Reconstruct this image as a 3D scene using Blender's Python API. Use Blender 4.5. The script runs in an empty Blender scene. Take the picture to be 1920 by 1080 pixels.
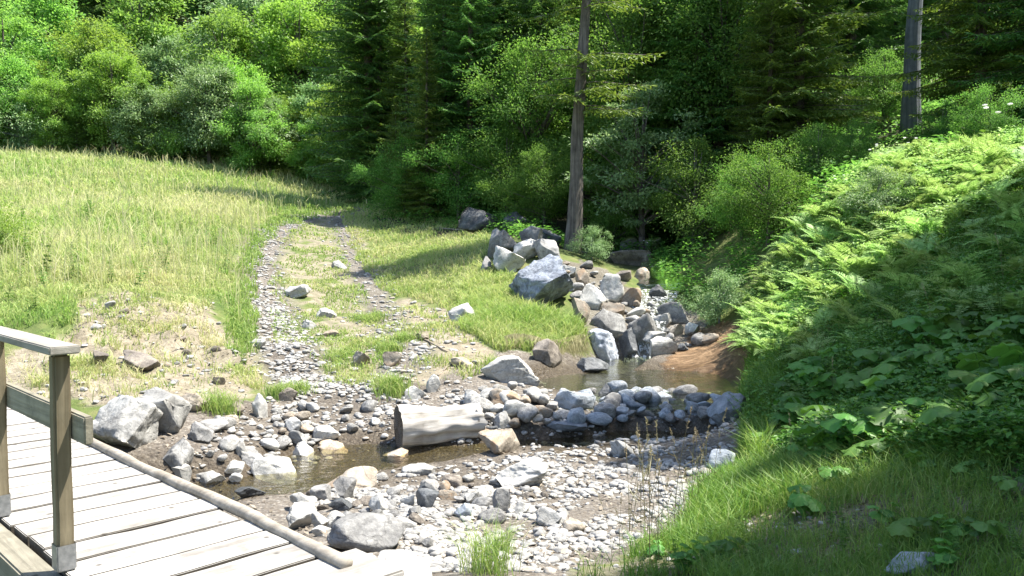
import bpy, bmesh, math, random
import numpy as np
from mathutils import Vector, Matrix

C = bpy.context.scene
COL = C.collection
R = math.radians
random.seed(7)
# ------------------------------------------------------------------ camera, sky, sun, exposure
F = 1553.0
PITCH = R(2.73)
CAMZ = 1.6
cam = bpy.data.cameras.new("camera")
cam.sensor_width = 36
cam.lens = 36 * F / 1920
cam.clip_end = 2000
co = bpy.data.objects.new("camera", cam)
COL.objects.link(co)
co.location = (0, 0, CAMZ)
co.rotation_euler = (R(90) - PITCH, 0, 0)
C.camera = co

SUN_AZ, SUN_EL = R(80), R(65)
SUN = Vector((math.sin(SUN_AZ) * math.cos(SUN_EL), math.cos(SUN_AZ) * math.cos(SUN_EL), math.sin(SUN_EL)))
w = bpy.data.worlds.new("World")
C.world = w
w.use_nodes = True
nt = w.node_tree
bg = nt.nodes["Background"]
sky = nt.nodes.new("ShaderNodeTexSky")
sky.sky_type = 'NISHITA'
sky.sun_disc = False
sky.sun_elevation = SUN_EL
sky.sun_rotation = SUN_AZ
sky.air_density = 1.0
nt.links.new(sky.outputs[0], bg.inputs[0])
bg.inputs[1].default_value = 0.13
sl = bpy.data.lights.new("sun", 'SUN')
sl.energy = 5.0
sl.angle = R(0.55)
sl.color = (1, 0.95, 0.86)
so = bpy.data.objects.new("sun", sl)
COL.objects.link(so)
so.rotation_euler = SUN.to_track_quat('Z', 'Y').to_euler()
so.location = (20, 5, 40)
C.view_settings.view_transform = 'Standard'
C.view_settings.look = 'None'
C.view_settings.gamma = 1
C.view_settings.exposure = 1.52
C.cycles.max_bounces = 6
C.cycles.diffuse_bounces = 3
C.cycles.transparent_max_bounces = 8
C.cycles.use_denoising = True

# ------------------------------------------------------------------ numpy helpers
def hash3(i, j, k, s=0):
    n = (i.astype(np.int64) * 374761393 + j.astype(np.int64) * 668265263 + k.astype(np.int64) * 2147483647 + s * 974634541) & 0xffffffff
    n = ((n ^ (n >> 13)) * 1274126177) & 0xffffffff
    n = (n ^ (n >> 16)) & 0xffffff
    return n / 8388607.5 - 1.0

def vnoise(p, s=0):
    p = np.asarray(p, float)
    i = np.floor(p).astype(np.int64)
    f = p - i
    u = f * f * (3 - 2 * f)
    r = 0
    for dx in (0, 1):
        wx = u[:, 0] if dx else 1 - u[:, 0]
        for dy in (0, 1):
            wy = u[:, 1] if dy else 1 - u[:, 1]
            for dz in (0, 1):
                wz = u[:, 2] if dz else 1 - u[:, 2]
                r = r + wx * wy * wz * hash3(i[:, 0] + dx, i[:, 1] + dy, i[:, 2] + dz, s)
    return r

def fbm(p, octaves=4, s=0, gain=.5):
    p = np.asarray(p, float)
    a, r = 1.0, 0
    for o in range(octaves):
        r = r + a * vnoise(p, s + o)
        p = p * 2.03 + 3.7
        a *= gain
    return r

def n2(x, y, sc, s=0, oc=3):
    x = np.asarray(x, float).ravel(); y = np.asarray(y, float).ravel()
    return fbm(np.stack([x * sc, y * sc, np.full_like(x, s * 1.37 + .5)], 1), oc, s)

def sstep(a, b, x):
    t = np.clip((x - a) / (b - a), 0, 1)
    return t * t * (3 - 2 * t)

# ------------------------------------------------------------------ picture <-> place
cp, sp_ = math.cos(PITCH), math.sin(PITCH)
def ray(px, py):
    u, v = (px - 960) / F, -(py - 540) / F
    return u, cp + v * sp_, -sp_ + v * cp
def W(px, py, d):
    x, y, z = ray(px, py)
    k = d / y
    return (x * k, d, CAMZ + z * k)
def Wz(px, py, z):
    x, y, zz = ray(px, py)
    k = (z - CAMZ) / zz
    return (x * k, y * k, z)
def proj(x, y, z):
    dz = z - CAMZ
    dep = y * cp - dz * sp_
    up = y * sp_ + dz * cp
    dep = np.where(dep > .3, dep, .3)
    return 960 + F * x / dep, 540 - F * up / dep

def inpoly(px, py, poly):
    inside = np.zeros(len(px), bool)
    n = len(poly)
    for i in range(n):
        x1, y1 = poly[i]; x2, y2 = poly[(i + 1) % n]
        if y1 == y2: continue
        c = ((y1 > py) != (y2 > py)) & (px < (x2 - x1) * (py - y1) / (y2 - y1) + x1)
        inside ^= c
    return inside

def segdist(x, y, pts):
    best = np.full(len(x), 1e9); val = np.zeros(len(x))
    for (a, b) in zip(pts[:-1], pts[1:]):
        ax, ay, aw = a[:3]; bx, by, bw = b[:3]
        dx, dy = bx - ax, by - ay
        t = np.clip(((x - ax) * dx + (y - ay) * dy) / (dx * dx + dy * dy + 1e-9), 0, 1)
        d = np.hypot(x - ax - t * dx, y - ay - t * dy)
        m = d < best
        best = np.where(m, d, best); val = np.where(m, aw + t * (bw - aw), val)
    return best, val

# ------------------------------------------------------------------ terrain height
def base(x, y):
    b = -0.05 + 0.14 * np.maximum(0, y - 12)
    b = b + 0.50 * np.maximum(0, y - 50) * sstep(48, 70, y)
    b = b + 0.22 * np.maximum(0, x - 8) * sstep(2, 14, y)
    b = b + 0.05 * np.maximum(0, -x - 10)
    return np.minimum(b, 62 + 0 * x)

CTRL = [  # (px, py, depth)
 # meadow, left bank
 (300,560,13.6),(300,700,10.9),(160,700,10.3),(160,570,13.2),(420,640,12.9),(450,600,14.6),(300,480,18),(300,400,26),(300,330,40),
 (100,480,18),(100,400,26),(100,308,40),(0,560,13.5),(0,680,10.5),(-200,560,14),(-200,400,26),(-300,320,40),(0,284,47),(420,330,44),
 (560,335,47),(690,362,46),(480,500,20),(520,425,28),(640,400,33),(690,387,38),(560,380,36),(420,420,27),(400,740,10.1),(250,745,9.7),(100,745,9.6),
 (500,690,12),(590,735,11.4),(530,630,14.3),(500,560,17),
 # centre slope
 (800,430,28),(700,430,29),(800,520,20),(700,520,20.5),(620,520,20.5),(620,620,14.8),(700,640,13.9),(800,620,14.5),(830,690,11.9),(700,715,11.4),(900,440,26),(905,520,19.6),(900,620,14.6),
 (960,600,15.6),(1040,620,15.3),(950,650,13.9),(1020,656,14.2),(1085,640,15.0),(1015,590,16.4),(930,478,20.6),(985,485,20.2),(1030,500,19.5),
 (1075,468,22),(950,410,26),(1100,540,18.4),(1160,560,18),(1200,600,17),(1260,605,16.8),(1300,625,16.2),(1120,620,15.6),(1140,665,14.8),(1240,650,15.6),
 (1200,500,22),(1250,520,20.5),(1180,470,25),(1300,560,18.5),(1330,600,17),
 # brown bank, right bank
 (1390,625,15.2),(1330,680,14.2),(1390,690,13.0),(1400,640,13.8),(1385,730,11.7),(1450,800,8.9),(1450,720,10.8),(1450,640,13.2),(1430,580,15.4),(1490,470,16.4),(1560,385,16.8),
 (1650,820,7.2),(1650,690,9.2),(1650,560,12.2),(1650,480,14.2),(1640,325,17),(1640,400,15.6),(1770,300,16.8),(1770,370,15.2),(1900,930,4.6),(1900,740,5.9),(1900,560,8.6),(1900,450,11.2),(1900,390,13.2),(1920,295,16.2),(2100,330,13.5),(2100,560,8.0),(2150,900,4.2),
 (1500,1075,4.1),(1700,1075,4.1),(1300,1010,5.2),(1390,910,6.9),(1300,890,7.8),(1400,850,8.1),(1500,930,5.9),(1200,1075,4.6),
]
PTS = [W(*c) for c in CTRL]
PTS += [Wz(700, 1040, -.12), Wz(1000, 1060, -.36), Wz(1000, 980, -.46), Wz(800, 980, -.46), Wz(800, 920, -.55), Wz(1000, 890, -.6), Wz(1200, 900, -.55), Wz(1200, 980, -.42),
        Wz(1040, 840, -.66), Wz(1200, 830, -.66), Wz(950, 800, -.55), Wz(1100, 790, -.55), Wz(1250, 790, -.55), Wz(500, 870, -.62), Wz(560, 810, -.55), Wz(450, 800, -.45),
        Wz(700, 790, -.52), Wz(800, 750, -.4), Wz(600, 950, -.5), Wz(330, 870, -.45), Wz(350, 800, -.28), (-2, 3.4, -.45), (-1, 3.6, -.15), (-3, 5.5, -.65), (-5, 7.5, -.7),
        (0, 2, -.03), (2, 2, 0), (-2, 0, -.1), (4, 2, .25), (0, -3, 0), (3, 0, .1), (-5, 3, -.7), (-7, 9.5, -.3), (-9, 5, -.8),
        # behind the crest and the wooded slope
        (6.8, 20.5, 2.8), (10.5, 20, 3.6), (10, 24, 4.2), (6, 26, 3.6), (3.5, 28, 2.6), (14, 20, 5.2), (14, 30, 6.5), (0, 32, 3.1), (-4, 34, 3.6), (3, 38, 4.4), (-8, 52, 6.6), (-18, 52, 7.2), (4, 50, 6.2), (15, 45, 8.4), (12, 10, 3.2), (12, 4, 1.8)]
PTS = np.array(PTS)
LK = 4.5
def kern(r):
    r = r / LK
    return (1 + r) * np.exp(-r)
_K = kern(np.hypot(PTS[:, None, 0] - PTS[None, :, 0], PTS[:, None, 1] - PTS[None, :, 1]))
_Wt = np.linalg.solve(_K + 0.004 * np.eye(len(PTS)), PTS[:, 2] - base(PTS[:, 0], PTS[:, 1]))

WZ_LOW, WZ_POOL = -0.70, -0.48
def low(px, py, hw): 
    p = Wz(px, py, WZ_LOW); return (p[0], p[1], hw)
def pl(px, py, hw):
    p = Wz(px, py, WZ_POOL); return (p[0], p[1], hw)
STREAM = [low(1290, 822, .3), low(1180, 818, .32), low(1050, 832, .3), low(950, 836, .3), low(830, 850, .42), low(720, 852, .62), low(640, 862, .62), low(570, 888, .5), low(490, 925, .5), low(400, 932, .55), (-4.0, 6.2, .9), (-6, 4.5, 1), (-9, 2, 1.2)]
POOL = [pl(1050, 722, .55), pl(1140, 712, .9), pl(1230, 712, 1.15), pl(1320, 738, .8), pl(1375, 752, .35)]
POOLIN = [pl(1140, 690, .5), pl(1185, 672, .45)]
GORGE = [W(1205, 655, 15.6)[:2] + (.35,), W(1215, 610, 17.2)[:2] + (.4,), W(1225, 560, 19.2)[:2] + (.6,), W(1260, 528, 21.2)[:2] + (.8,), W(1270, 515, 24)[:2] + (.8,), W(1200, 500, 29)[:2] + (.7,)]

def H(x, y, detail=True):
    x = np.asarray(x, float); y = np.asarray(y, float)
    shp = x.shape
    x = x.ravel(); y = y.ravel()
    h = base(x, y)
    for i in range(0, len(x), 20000):
        xs, ys = x[i:i + 20000], y[i:i + 20000]
        h[i:i + 20000] += kern(np.hypot(xs[:, None] - PTS[None, :, 0], ys[:, None] - PTS[None, :, 1])) @ _Wt
    d, hw = segdist(x, y, STREAM)
    t = d / hw
    f = WZ_LOW - .10 + .12 * t ** 2
    h = np.where(t < 1.7, np.minimum(h, h + (f - h) * (1 - sstep(1.0, 1.7, t))), h)
    for P in (POOL, POOLIN):
        d, hw = segdist(x, y, P)
        t = d / hw
        f = WZ_POOL - .2 + .22 * t ** 2
        h = np.where(t < 1.6, np.minimum(h, h + (f - h) * (1 - sstep(1.0, 1.6, t))), h)
    if detail:
        er = np.exp(-((x + 5.6) / 2.0) ** 2 - ((y - 12.2) / 1.7) ** 2)
        h = h + er * (.2 * n2(x, y, 1.7, 5) + .16 * np.abs(n2(x, y, 3.6, 6)))
        k = sstep(60, 15, y)
        h = h + (.05 * n2(x, y, .9, 1) + .018 * n2(x, y, 4.5, 2)) * k
    return h.reshape(shp)

_DS = np.concatenate([np.arange(2.5, 20, .02), np.arange(20, 120, .1)])
def G(px, py):
    """the point of the ground seen at a picture point"""
    rx, ry, rz = ray(px, py)
    k = _DS / ry
    x, z = rx * k, CAMZ + rz * k
    h = H(x, _DS)
    m = np.nonzero(z <= h)[0]
    i = m[0] if len(m) else len(_DS) - 1
    return Vector((x[i], _DS[i], h[i]))
def ground(x, y):
    return float(H(np.array([x]), np.array([y]))[0])

# ------------------------------------------------------------------ mesh helpers
class Acc:
    def __init__(s): s.v = []; s.t = []; s.a = []; s.n = 0
    def add(s, v, t, a=None):
        v = np.asarray(v, float).reshape(-1, 3); t = np.asarray(t, np.int64).reshape(-1, 3)
        s.v.append(v); s.t.append(t + s.n); s.n += len(v)
        s.a.append(np.zeros(len(v)) if a is None else np.broadcast_to(np.asarray(a, float), (len(v),)))
    def mesh(s, name, mat, smooth=False):
        v = np.concatenate(s.v); t = np.concatenate(s.t); a = np.concatenate(s.a)
        return npmesh(name, v, t, mat, smooth, a)

def npmesh(name, v, t, mat, smooth=False, tint=None):
    me = bpy.data.meshes.new(name)
    me.vertices.add(len(v)); me.vertices.foreach_set("co", v.astype(np.float32).ravel())
    me.loops.add(t.size); me.loops.foreach_set("vertex_index", t.astype(np.int32).ravel())
    me.polygons.add(len(t)); me.polygons.foreach_set("loop_start", (np.arange(len(t)) * t.shape[1]).astype(np.int32))
    me.polygons.foreach_set("use_smooth", np.full(len(t), smooth))
    if tint is not None:
        at = me.attributes.new("tint", 'FLOAT', 'POINT'); at.data.foreach_set("value", np.asarray(tint, np.float32))
    me.update(calc_edges=True); me.validate()
    me.materials.append(mat)
    return me

def link(name, me, parent=None, loc=None, rot=None, scale=None):
    o = bpy.data.objects.new(name, me)
    COL.objects.link(o)
    if parent is not None: o.parent = parent
    if loc is not None: o.location = loc
    if rot is not None: o.rotation_euler = rot
    if scale is not None: o.scale = scale if hasattr(scale, '__len__') else (scale,) * 3
    return o
def tag(o, label, cat, group=None):
    o['label'] = label; o['category'] = cat
    if group: o['group'] = group
    return o
def kind(o, k, label=None, cat=None):
    o['kind'] = k
    if label: o['label'] = label
    if cat: o['category'] = cat
    return o

def tube(path, radii, seg=7, cap=True):
    path = np.asarray(path, float); n = len(path)
    radii = np.broadcast_to(np.asarray(radii, float), (n,))
    tan = np.gradient(path, axis=0); tan /= np.linalg.norm(tan, axis=1)[:, None] + 1e-9
    ref = np.array([0, 0, 1.]) if abs(tan[0][2]) < .9 else np.array([1., 0, 0])
    v = []
    for i in range(n):
        a = np.cross(tan[i], ref); a /= np.linalg.norm(a) + 1e-9
        b = np.cross(tan[i], a)
        th = np.arange(seg) * 2 * math.pi / seg
        v.append(path[i] + radii[i] * (np.cos(th)[:, None] * a + np.sin(th)[:, None] * b))
    v = np.concatenate(v)
    t = []
    for i in range(n - 1):
        for j in range(seg):
            a, b = i * seg + j, i * seg + (j + 1) % seg
            t += [(a, b, b + seg), (a, b + seg, a + seg)]
    if cap:
        v = np.concatenate([v, path[:1], path[-1:]])
        for j in range(seg):
            t.append((len(v) - 2, (j + 1) % seg, j)); t.append((len(v) - 1, (n - 1) * seg + j, (n - 1) * seg + (j + 1) % seg))
    return v, np.array(t)

def unit(a): return a / (np.linalg.norm(a, axis=-1, keepdims=True) + 1e-9)

def leafquads(p, axis, L, Wd, rng, up=None, fold=.15):
    """folded leaf-shaped faces: base p, direction axis"""
    n = len(p)
    axis = unit(axis)
    r = rng.normal(size=(n, 3)) if up is None else up + rng.normal(size=(n, 3)) * .35
    s = unit(np.cross(axis, r)); nn = np.cross(s, axis)
    L = np.broadcast_to(L, (n,))[:, None]; Wd = np.broadcast_to(Wd, (n,))[:, None]
    mid = p + axis * L * .45 + nn * Wd * fold
    v = np.stack([p, mid + s * Wd * .5, p + axis * L, mid - s * Wd * .5], 1).reshape(-1, 3)
    b = np.arange(n)[:, None] * 4
    t = np.concatenate([b + np.array([[0, 1, 2]]), b + np.array([[0, 2, 3]])], 1).reshape(-1, 3)
    return v, t

# ------------------------------------------------------------------ materials
def new_mat(name):
    m = bpy.data.materials.new(name); m.use_nodes = True
    n = m.node_tree
    for x in list(n.nodes): n.nodes.remove(x)
    out = n.nodes.new("ShaderNodeOutputMaterial")
    return m, n, out
class NB:
    def __init__(s, n): s.n = n
    def __call__(s, typ, ins=None, **props):
        nd = s.n.nodes.new("ShaderNode" + typ)
        for k, v in props.items(): setattr(nd, k, v)
        for k, v in (ins or {}).items():
            if isinstance(v, bpy.types.NodeSocket): s.n.links.new(v, nd.inputs[k])
            else: nd.inputs[k].default_value = v
        return nd
    def ramp(s, fac, stops):
        nd = s.n.nodes.new("ShaderNodeValToRGB"); s.n.links.new(fac, nd.inputs[0])
        e = nd.color_ramp.elements
        while len(e) < len(stops): e.new(.5)
        for el, (p, c) in zip(e, stops): el.position = p; el.color = tuple(c) + (1,)
        return nd.outputs[0]
    def mix(s, fac, a, b, blend='MIX'):
        nd = s.n.nodes.new("ShaderNodeMix"); nd.data_type = 'RGBA'; nd.blend_type = blend
        for sock, v in ((nd.inputs[0], fac), (nd.inputs[6], a), (nd.inputs[7], b)):
            if isinstance(v, bpy.types.NodeSocket): s.n.links.new(v, sock)
            elif sock == nd.inputs[0]: sock.default_value = v
            else: sock.default_value = tuple(v) + (1,)
        return nd.outputs[2]
    def noise(s, vec, scale, detail=6, rough=.55, dist=0):
        return s('TexNoise', {'Vector': vec, 'Scale': scale, 'Detail': detail, 'Roughness': rough, 'Distortion': dist}).outputs[0]
    def math(s, op, a, b=0.0, clamp=False):
        nd = s('Math', {0: a, 1: b}, operation=op); nd.use_clamp = clamp
        return nd.outputs[0]

def rock_mat(name, dark, mid, light, scale=3.0, vein=0.0, bump=.5, moss=0.0, rough=.85, stain=None):
    m, n, out = new_mat(name); q = NB(n)
    tc = q('TexCoord'); oi = q('ObjectInfo')
    add = q('VectorMath', {0: tc.outputs['Object'], 1: oi.outputs['Location']}, operation='ADD').outputs[0]
    big = q.noise(add, scale, 8, .62, .4)
    fine = q.noise(add, scale * 9, 6, .7)
    f = q.math('ADD', q.math('MULTIPLY', big, .65), q.math('MULTIPLY', fine, .35))
    c = q.ramp(f, [(.36, dark), (.5, mid), (.62, light)])
    ck = q.math('ABSOLUTE', q.math('SUBTRACT', q.noise(add, scale * .8, 3, .5, 1.2), .5))
    c = q.mix(q.ramp(ck, [(0.0, (.6, .6, .6)), (.012, (0, 0, 0))]), c, tuple(x * .5 for x in dark))
    if vein:
        sv = q('Mapping', {'Vector': add, 'Scale': (1, 1, .45)}).outputs[0]
        wv = q.math('ABSOLUTE', q.math('SUBTRACT', q.noise(sv, scale * 1.1, 7, .62, .9), .5))
        c = q.mix(q.ramp(wv, [(0.0, (vein, vein, vein)), (.06, (0, 0, 0))]), c, tuple(min(1, x * 1.7) for x in light))
    if stain:
        sn = q.noise(add, scale * .6, 4, .6, .8)
        c = q.mix(q.ramp(sn, [(.5, (0, 0, 0)), (.66, (.75, .75, .75))]), c, stain)
    if moss:
        g = q('NewGeometry'); sep = q('SeparateXYZ', {0: g.outputs['Normal']})
        k = q.math('MULTIPLY', q.math('MULTIPLY', sep.outputs[2], q.noise(add, 7, 5)), moss * 2.2, True)
        c = q.mix(k, c, (.09, .12, .02))
    hsv = q('HueSaturation', {'Color': c, 'Value': q.math('ADD', q.math('MULTIPLY', oi.outputs['Random'], .5), .75)}).outputs[0]
    b1 = q('Bump', {'Height': big, 'Strength': bump, 'Distance': .06})
    b2 = q('Bump', {'Height': fine, 'Strength': bump * .9, 'Distance': .018, 'Normal': b1.outputs[0]})
    b3 = q('Bump', {'Height': q.noise(add, scale * 40, 4, .7), 'Strength': bump * .6, 'Distance': .006, 'Normal': b2.outputs[0]})
    p = q('BsdfPrincipled', {'Base Color': hsv, 'Roughness': rough, 'Normal': b3.outputs[0]})
    p.inputs['Specular IOR Level'].default_value = .25
    n.links.new(p.outputs[0], out.inputs[0])
    return m

def leaf_mat(name, c1, c2, c3=None, trans=.35, rough=.5, tint=False, spec=.3):
    m, n, out = new_mat(name); q = NB(n)
    g = q('NewGeometry'); oi = q('ObjectInfo')
    if tint:
        f = q('Attribute', attribute_name='tint').outputs['Fac']
    else:
        f = g.outputs['Random Per Island']
    c = q.ramp(f, [(0.0, c1), (.6, c2), (1.0, c3 or c2)])
    v = q.math('ADD', q.math('MULTIPLY', oi.outputs['Random'], .4), .88)
    c = q('HueSaturation', {'Color': c, 'Value': v, 'Hue': q.math('ADD', q.math('MULTIPLY', oi.outputs['Random'], .03), .476)}).outputs[0]
    p = q('BsdfPrincipled', {'Base Color': c, 'Roughness': rough})
    p.inputs['Specular IOR Level'].default_value = spec
    tcol = q('HueSaturation', {'Color': c, 'Value': 1.5, 'Saturation': 1.08, 'Hue': .492}).outputs[0]
    t = q('BsdfTranslucent', {'Color': tcol})
    mx = q('MixShader', {0: trans, 1: p.outputs[0], 2: t.outputs[0]})
    n.links.new(mx.outputs[0], out.inputs[0])
    return m

def wood_mat(name, dark, light, axis='X', scale=1.0, bump=.4, stain=0.0, rough=.8):
    m, n, out = new_mat(name); q = NB(n)
    tc = q('TexCoord'); oi = q('ObjectInfo')
    st = {'X': (1.2, 22, 22), 'Y': (22, 1.2, 22), 'Z': (22, 22, 1.2)}[axis]
    off = q('VectorMath', {0: oi.outputs['Random'], 1: (37., 17., 7.)}, operation='MULTIPLY').outputs[0]
    vec = q('VectorMath', {0: tc.outputs['Object'], 1: off}, operation='ADD').outputs[0]
    mp = q('Mapping', {'Vector': vec, 'Scale': tuple(s * scale for s in st)}).outputs[0]
    a = q.noise(mp, 1.0, 7, .65, .6); b = q.noise(vec, 5, 5, .6)
    f = q.math('ADD', q.math('MULTIPLY', a, .7), q.math('MULTIPLY', b, .3))
    c = q.ramp(f, [(.3, dark), (.48, tuple((x + y) / 2 for x, y in zip(dark, light))), (.62, light)])
    c = q('HueSaturation', {'Color': c, 'Value': q.math('ADD', q.math('MULTIPLY', oi.outputs['Random'], .25), .88)}).outputs[0]
    if stain:
        sn = q.noise(vec, 3.2, 6, .65, .5)
        c = q.mix(q.ramp(sn, [(.52, (0, 0, 0)), (.68, (stain, stain, stain))]), c, tuple(x * .55 for x in dark))
        kn = q('TexVoronoi', {'Vector': q('Mapping', {'Vector': vec, 'Scale': (5, 5, 5)}).outputs[0], 'Scale': 1.0}).outputs['Distance']
        c = q.mix(q.ramp(kn, [(.05, (.8, .8, .8)), (.11, (0, 0, 0))]), c, tuple(x * .4 for x in dark))
    bm = q('Bump', {'Height': a, 'Strength': bump, 'Distance': .012})
    p = q('BsdfPrincipled', {'Base Color': c, 'Roughness': rough, 'Normal': bm.outputs[0]})
    p.inputs['Specular IOR Level'].default_value = .2
    n.links.new(p.outputs[0], out.inputs[0])
    return m

M = {}
M['grey'] = rock_mat('grey_rock', (.105, .103, .10), (.21, .207, .20), (.35, .345, .33), 3.5)
M['pale'] = rock_mat('pale_rock', (.18, .175, .165), (.33, .325, .305), (.48, .47, .44), 3.5)
M['white'] = rock_mat('whitish_rock', (.22, .215, .20), (.39, .385, .365), (.52, .51, .48), 3)
M['tan'] = rock_mat('tan_rock', (.15, .13, .105), (.27, .235, .19), (.40, .36, .30), 3.5, stain=(.30, .20, .12))
M['blue'] = rock_mat('blue_grey_rock', (.12, .14, .17), (.23, .25, .29), (.36, .38, .42), 2.2, vein=.45, bump=.9)
M['bluedark'] = rock_mat('dark_blue_rock', (.06, .068, .085), (.125, .138, .165), (.22, .24, .275), 2.2, vein=.4, bump=1.0)
M['dark'] = rock_mat('dark_wet_rock', (.035, .037, .04), (.08, .085, .09), (.16, .165, .17), 4, rough=.5)
M['brown'] = rock_mat('brown_rock', (.07, .06, .05), (.16, .14, .12), (.27, .24, .20), 4)
M['moss'] = rock_mat('mossy_rock', (.07, .07, .06), (.14, .14, .12), (.24, .23, .2), 4, moss=1.0)
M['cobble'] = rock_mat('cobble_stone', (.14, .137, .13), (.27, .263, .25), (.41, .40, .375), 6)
M['shadecobble'] = rock_mat('bluish_shade_cobble', (.15, .17, .19), (.26, .285, .31), (.38, .40, .42), 6)  # cobble copy with the bluish cast of shade put into its colour

M['bark'] = wood_mat('spruce_bark', (.022, .019, .016), (.15, .13, .11), 'Z', .7, 1.0)
M['bark_pale'] = wood_mat('pale_bark', (.05, .055, .06), (.19, .20, .21), 'Z', .35, .8)
M['twig'] = wood_mat('twig_wood', (.10, .08, .06), (.28, .24, .19), 'Z', .5, .5)
M['leaf_ash'] = leaf_mat('ash_leaves', (.085, .19, .035), (.15, .29, .06), (.21, .35, .09), trans=.5)
M['leaf_lime'] = leaf_mat('lime_green_leaves', (.10, .215, .035), (.17, .32, .06), (.23, .38, .085), trans=.48)
M['leaf_grey'] = leaf_mat('greyish_leaves', (.09, .17, .06), (.155, .27, .10), (.25, .36, .16), trans=.35, spec=.45)
M['leaf_dark'] = leaf_mat('dark_leaves', (.05, .135, .025), (.095, .215, .042), (.165, .29, .075), trans=.48, spec=.12)
M['needle'] = leaf_mat('spruce_needles', (.038, .105, .025), (.075, .175, .038), (.14, .26, .065), trans=.32)
M['needle_lit'] = leaf_mat('lit_spruce_needles', (.06, .13, .024), (.11, .20, .036), (.17, .27, .055), trans=.3)  # brighter copy of the needles, sunlight put into the colour
M['fern'] = leaf_mat('fern_green', (.16, .29, .075), (.26, .41, .13), (.36, .50, .2), trans=.42)
M['butter'] = leaf_mat('butterbur_leaf', (.04, .12, .02), (.07, .19, .032), (.11, .25, .05), trans=.35)
M['weed'] = leaf_mat('weed_leaf', (.045, .12, .02), (.08, .19, .03), (.12, .24, .045), trans=.35)
M['meadow'] = leaf_mat('meadow_grass', (.17, .31, .07), (.35, .41, .16), (.5, .48, .28), trans=.4, tint=True, rough=.6)
M['turf'] = leaf_mat('short_turf', (.15, .26, .06), (.30, .36, .13), (.45, .42, .24), trans=.4, tint=True, rough=.6)
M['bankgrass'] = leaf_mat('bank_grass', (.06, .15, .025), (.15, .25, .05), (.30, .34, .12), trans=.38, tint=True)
M['cover'] = leaf_mat('ground_cover', (.035, .11, .015), (.07, .17, .025), (.13, .23, .04), trans=.3)
M['straw'] = leaf_mat('dry_straw', (.16, .15, .07), (.26, .24, .12), (.40, .36, .2), trans=.2, tint=True)
M['litter'] = leaf_mat('dead_litter', (.09, .075, .055), (.2, .175, .13), (.33, .29, .22), trans=.1)
M['seed'] = leaf_mat('seed_head', (.2, .17, .09), (.3, .26, .15), (.4, .35, .22), trans=.2)
M['flower'] = leaf_mat('white_flower', (.6, .6, .56), (.7, .7, .66), (.8, .8, .78), trans=.3)

# ------------------------------------------------------------------ ground sheet
def axis_coords(segs):
    r = [segs[0][0]]
    for a, b, st in segs:
        n = max(1, int(round((b - a) / st)))
        r += list(np.linspace(a, b, n + 1)[1:])
    return np.array(r)
GX = axis_coords([(-260, -60, 12), (-60, -20, 2), (-20, -9, .4), (-9, 7, .085), (7, 14, .25), (14, 60, 2), (60, 260, 12)])
GY = axis_coords([(-60, -4, 4), (-4, 3, .4), (3, 17, .085), (17, 30, .18), (30, 60, .6), (60, 160, 4), (160, 420, 20)])
X, Y = np.meshgrid(GX, GY)
Z = H(X, Y)
nx, ny = len(GX), len(GY)
V = np.stack([X.ravel(), Y.ravel(), Z.ravel()], 1)
idx = np.arange(nx * ny).reshape(ny, nx)
Q = np.stack([idx[:-1, :-1], idx[:-1, 1:], idx[1:, 1:], idx[1:, :-1]], -1).reshape(-1, 4)

P_BAR = [(150, 850), (330, 790), (420, 765), (560, 735), (700, 712), (830, 712), (900, 685), (935, 655), (1000, 660), (1100, 655), (1180, 600), (1300, 600), (1260, 680), (1300, 690), (1400, 750), (1380, 860), (1320, 900), (1270, 960), (1200, 1010), (1060, 1085), (1000, 1200), (500, 1200), (200, 1000), (-100, 950)]
P_DIRT = [(590, 715), (650, 650), (690, 600), (760, 560), (850, 590), (930, 650), (945, 690), (880, 712), (760, 720), (620, 725)]
P_EROD = [(-60, 760), (-60, 690), (120, 640), (150, 555), (240, 545), (320, 560), (400, 560), (420, 640), (470, 655), (500, 720), (420, 770), (200, 760)]
P_INLET = [(1030, 490), (1090, 488), (1140, 510), (1220, 560), (1330, 600), (1340, 640), (1250, 670), (1120, 660), (1080, 600), (1070, 540)]
P_SLAB = [(1230, 690), (1300, 625), (1370, 600), (1415, 610), (1425, 700), (1360, 722), (1300, 712)]
P_TRK = [(455, 735), (470, 640), (480, 600), (450, 520), (465, 450), (510, 415), (600, 392), (690, 378), (700, 395), (680, 440), (720, 520), (760, 590), (720, 640), (640, 700), (640, 740)]
def gp(px, py, w_):
    g = G(px, py); return (g.x, g.y, w_)
RUT1 = [gp(600, 742, .62), gp(550, 690, .55), gp(528, 640, .52), gp(515, 595, .52), gp(495, 545, .5), gp(484, 505, .55), gp(490, 465, .62), gp(520, 432, .72), gp(562, 412, .8), gp(625, 400, .85), gp(690, 386, .8)]
RUT2 = [gp(770, 690, .5), gp(755, 640, .4), gp(725, 595, .38), gp(695, 540, .35), gp(668, 495, .35), gp(652, 455, .4), gp(640, 420, .5), gp(640, 402, .5)]

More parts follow.
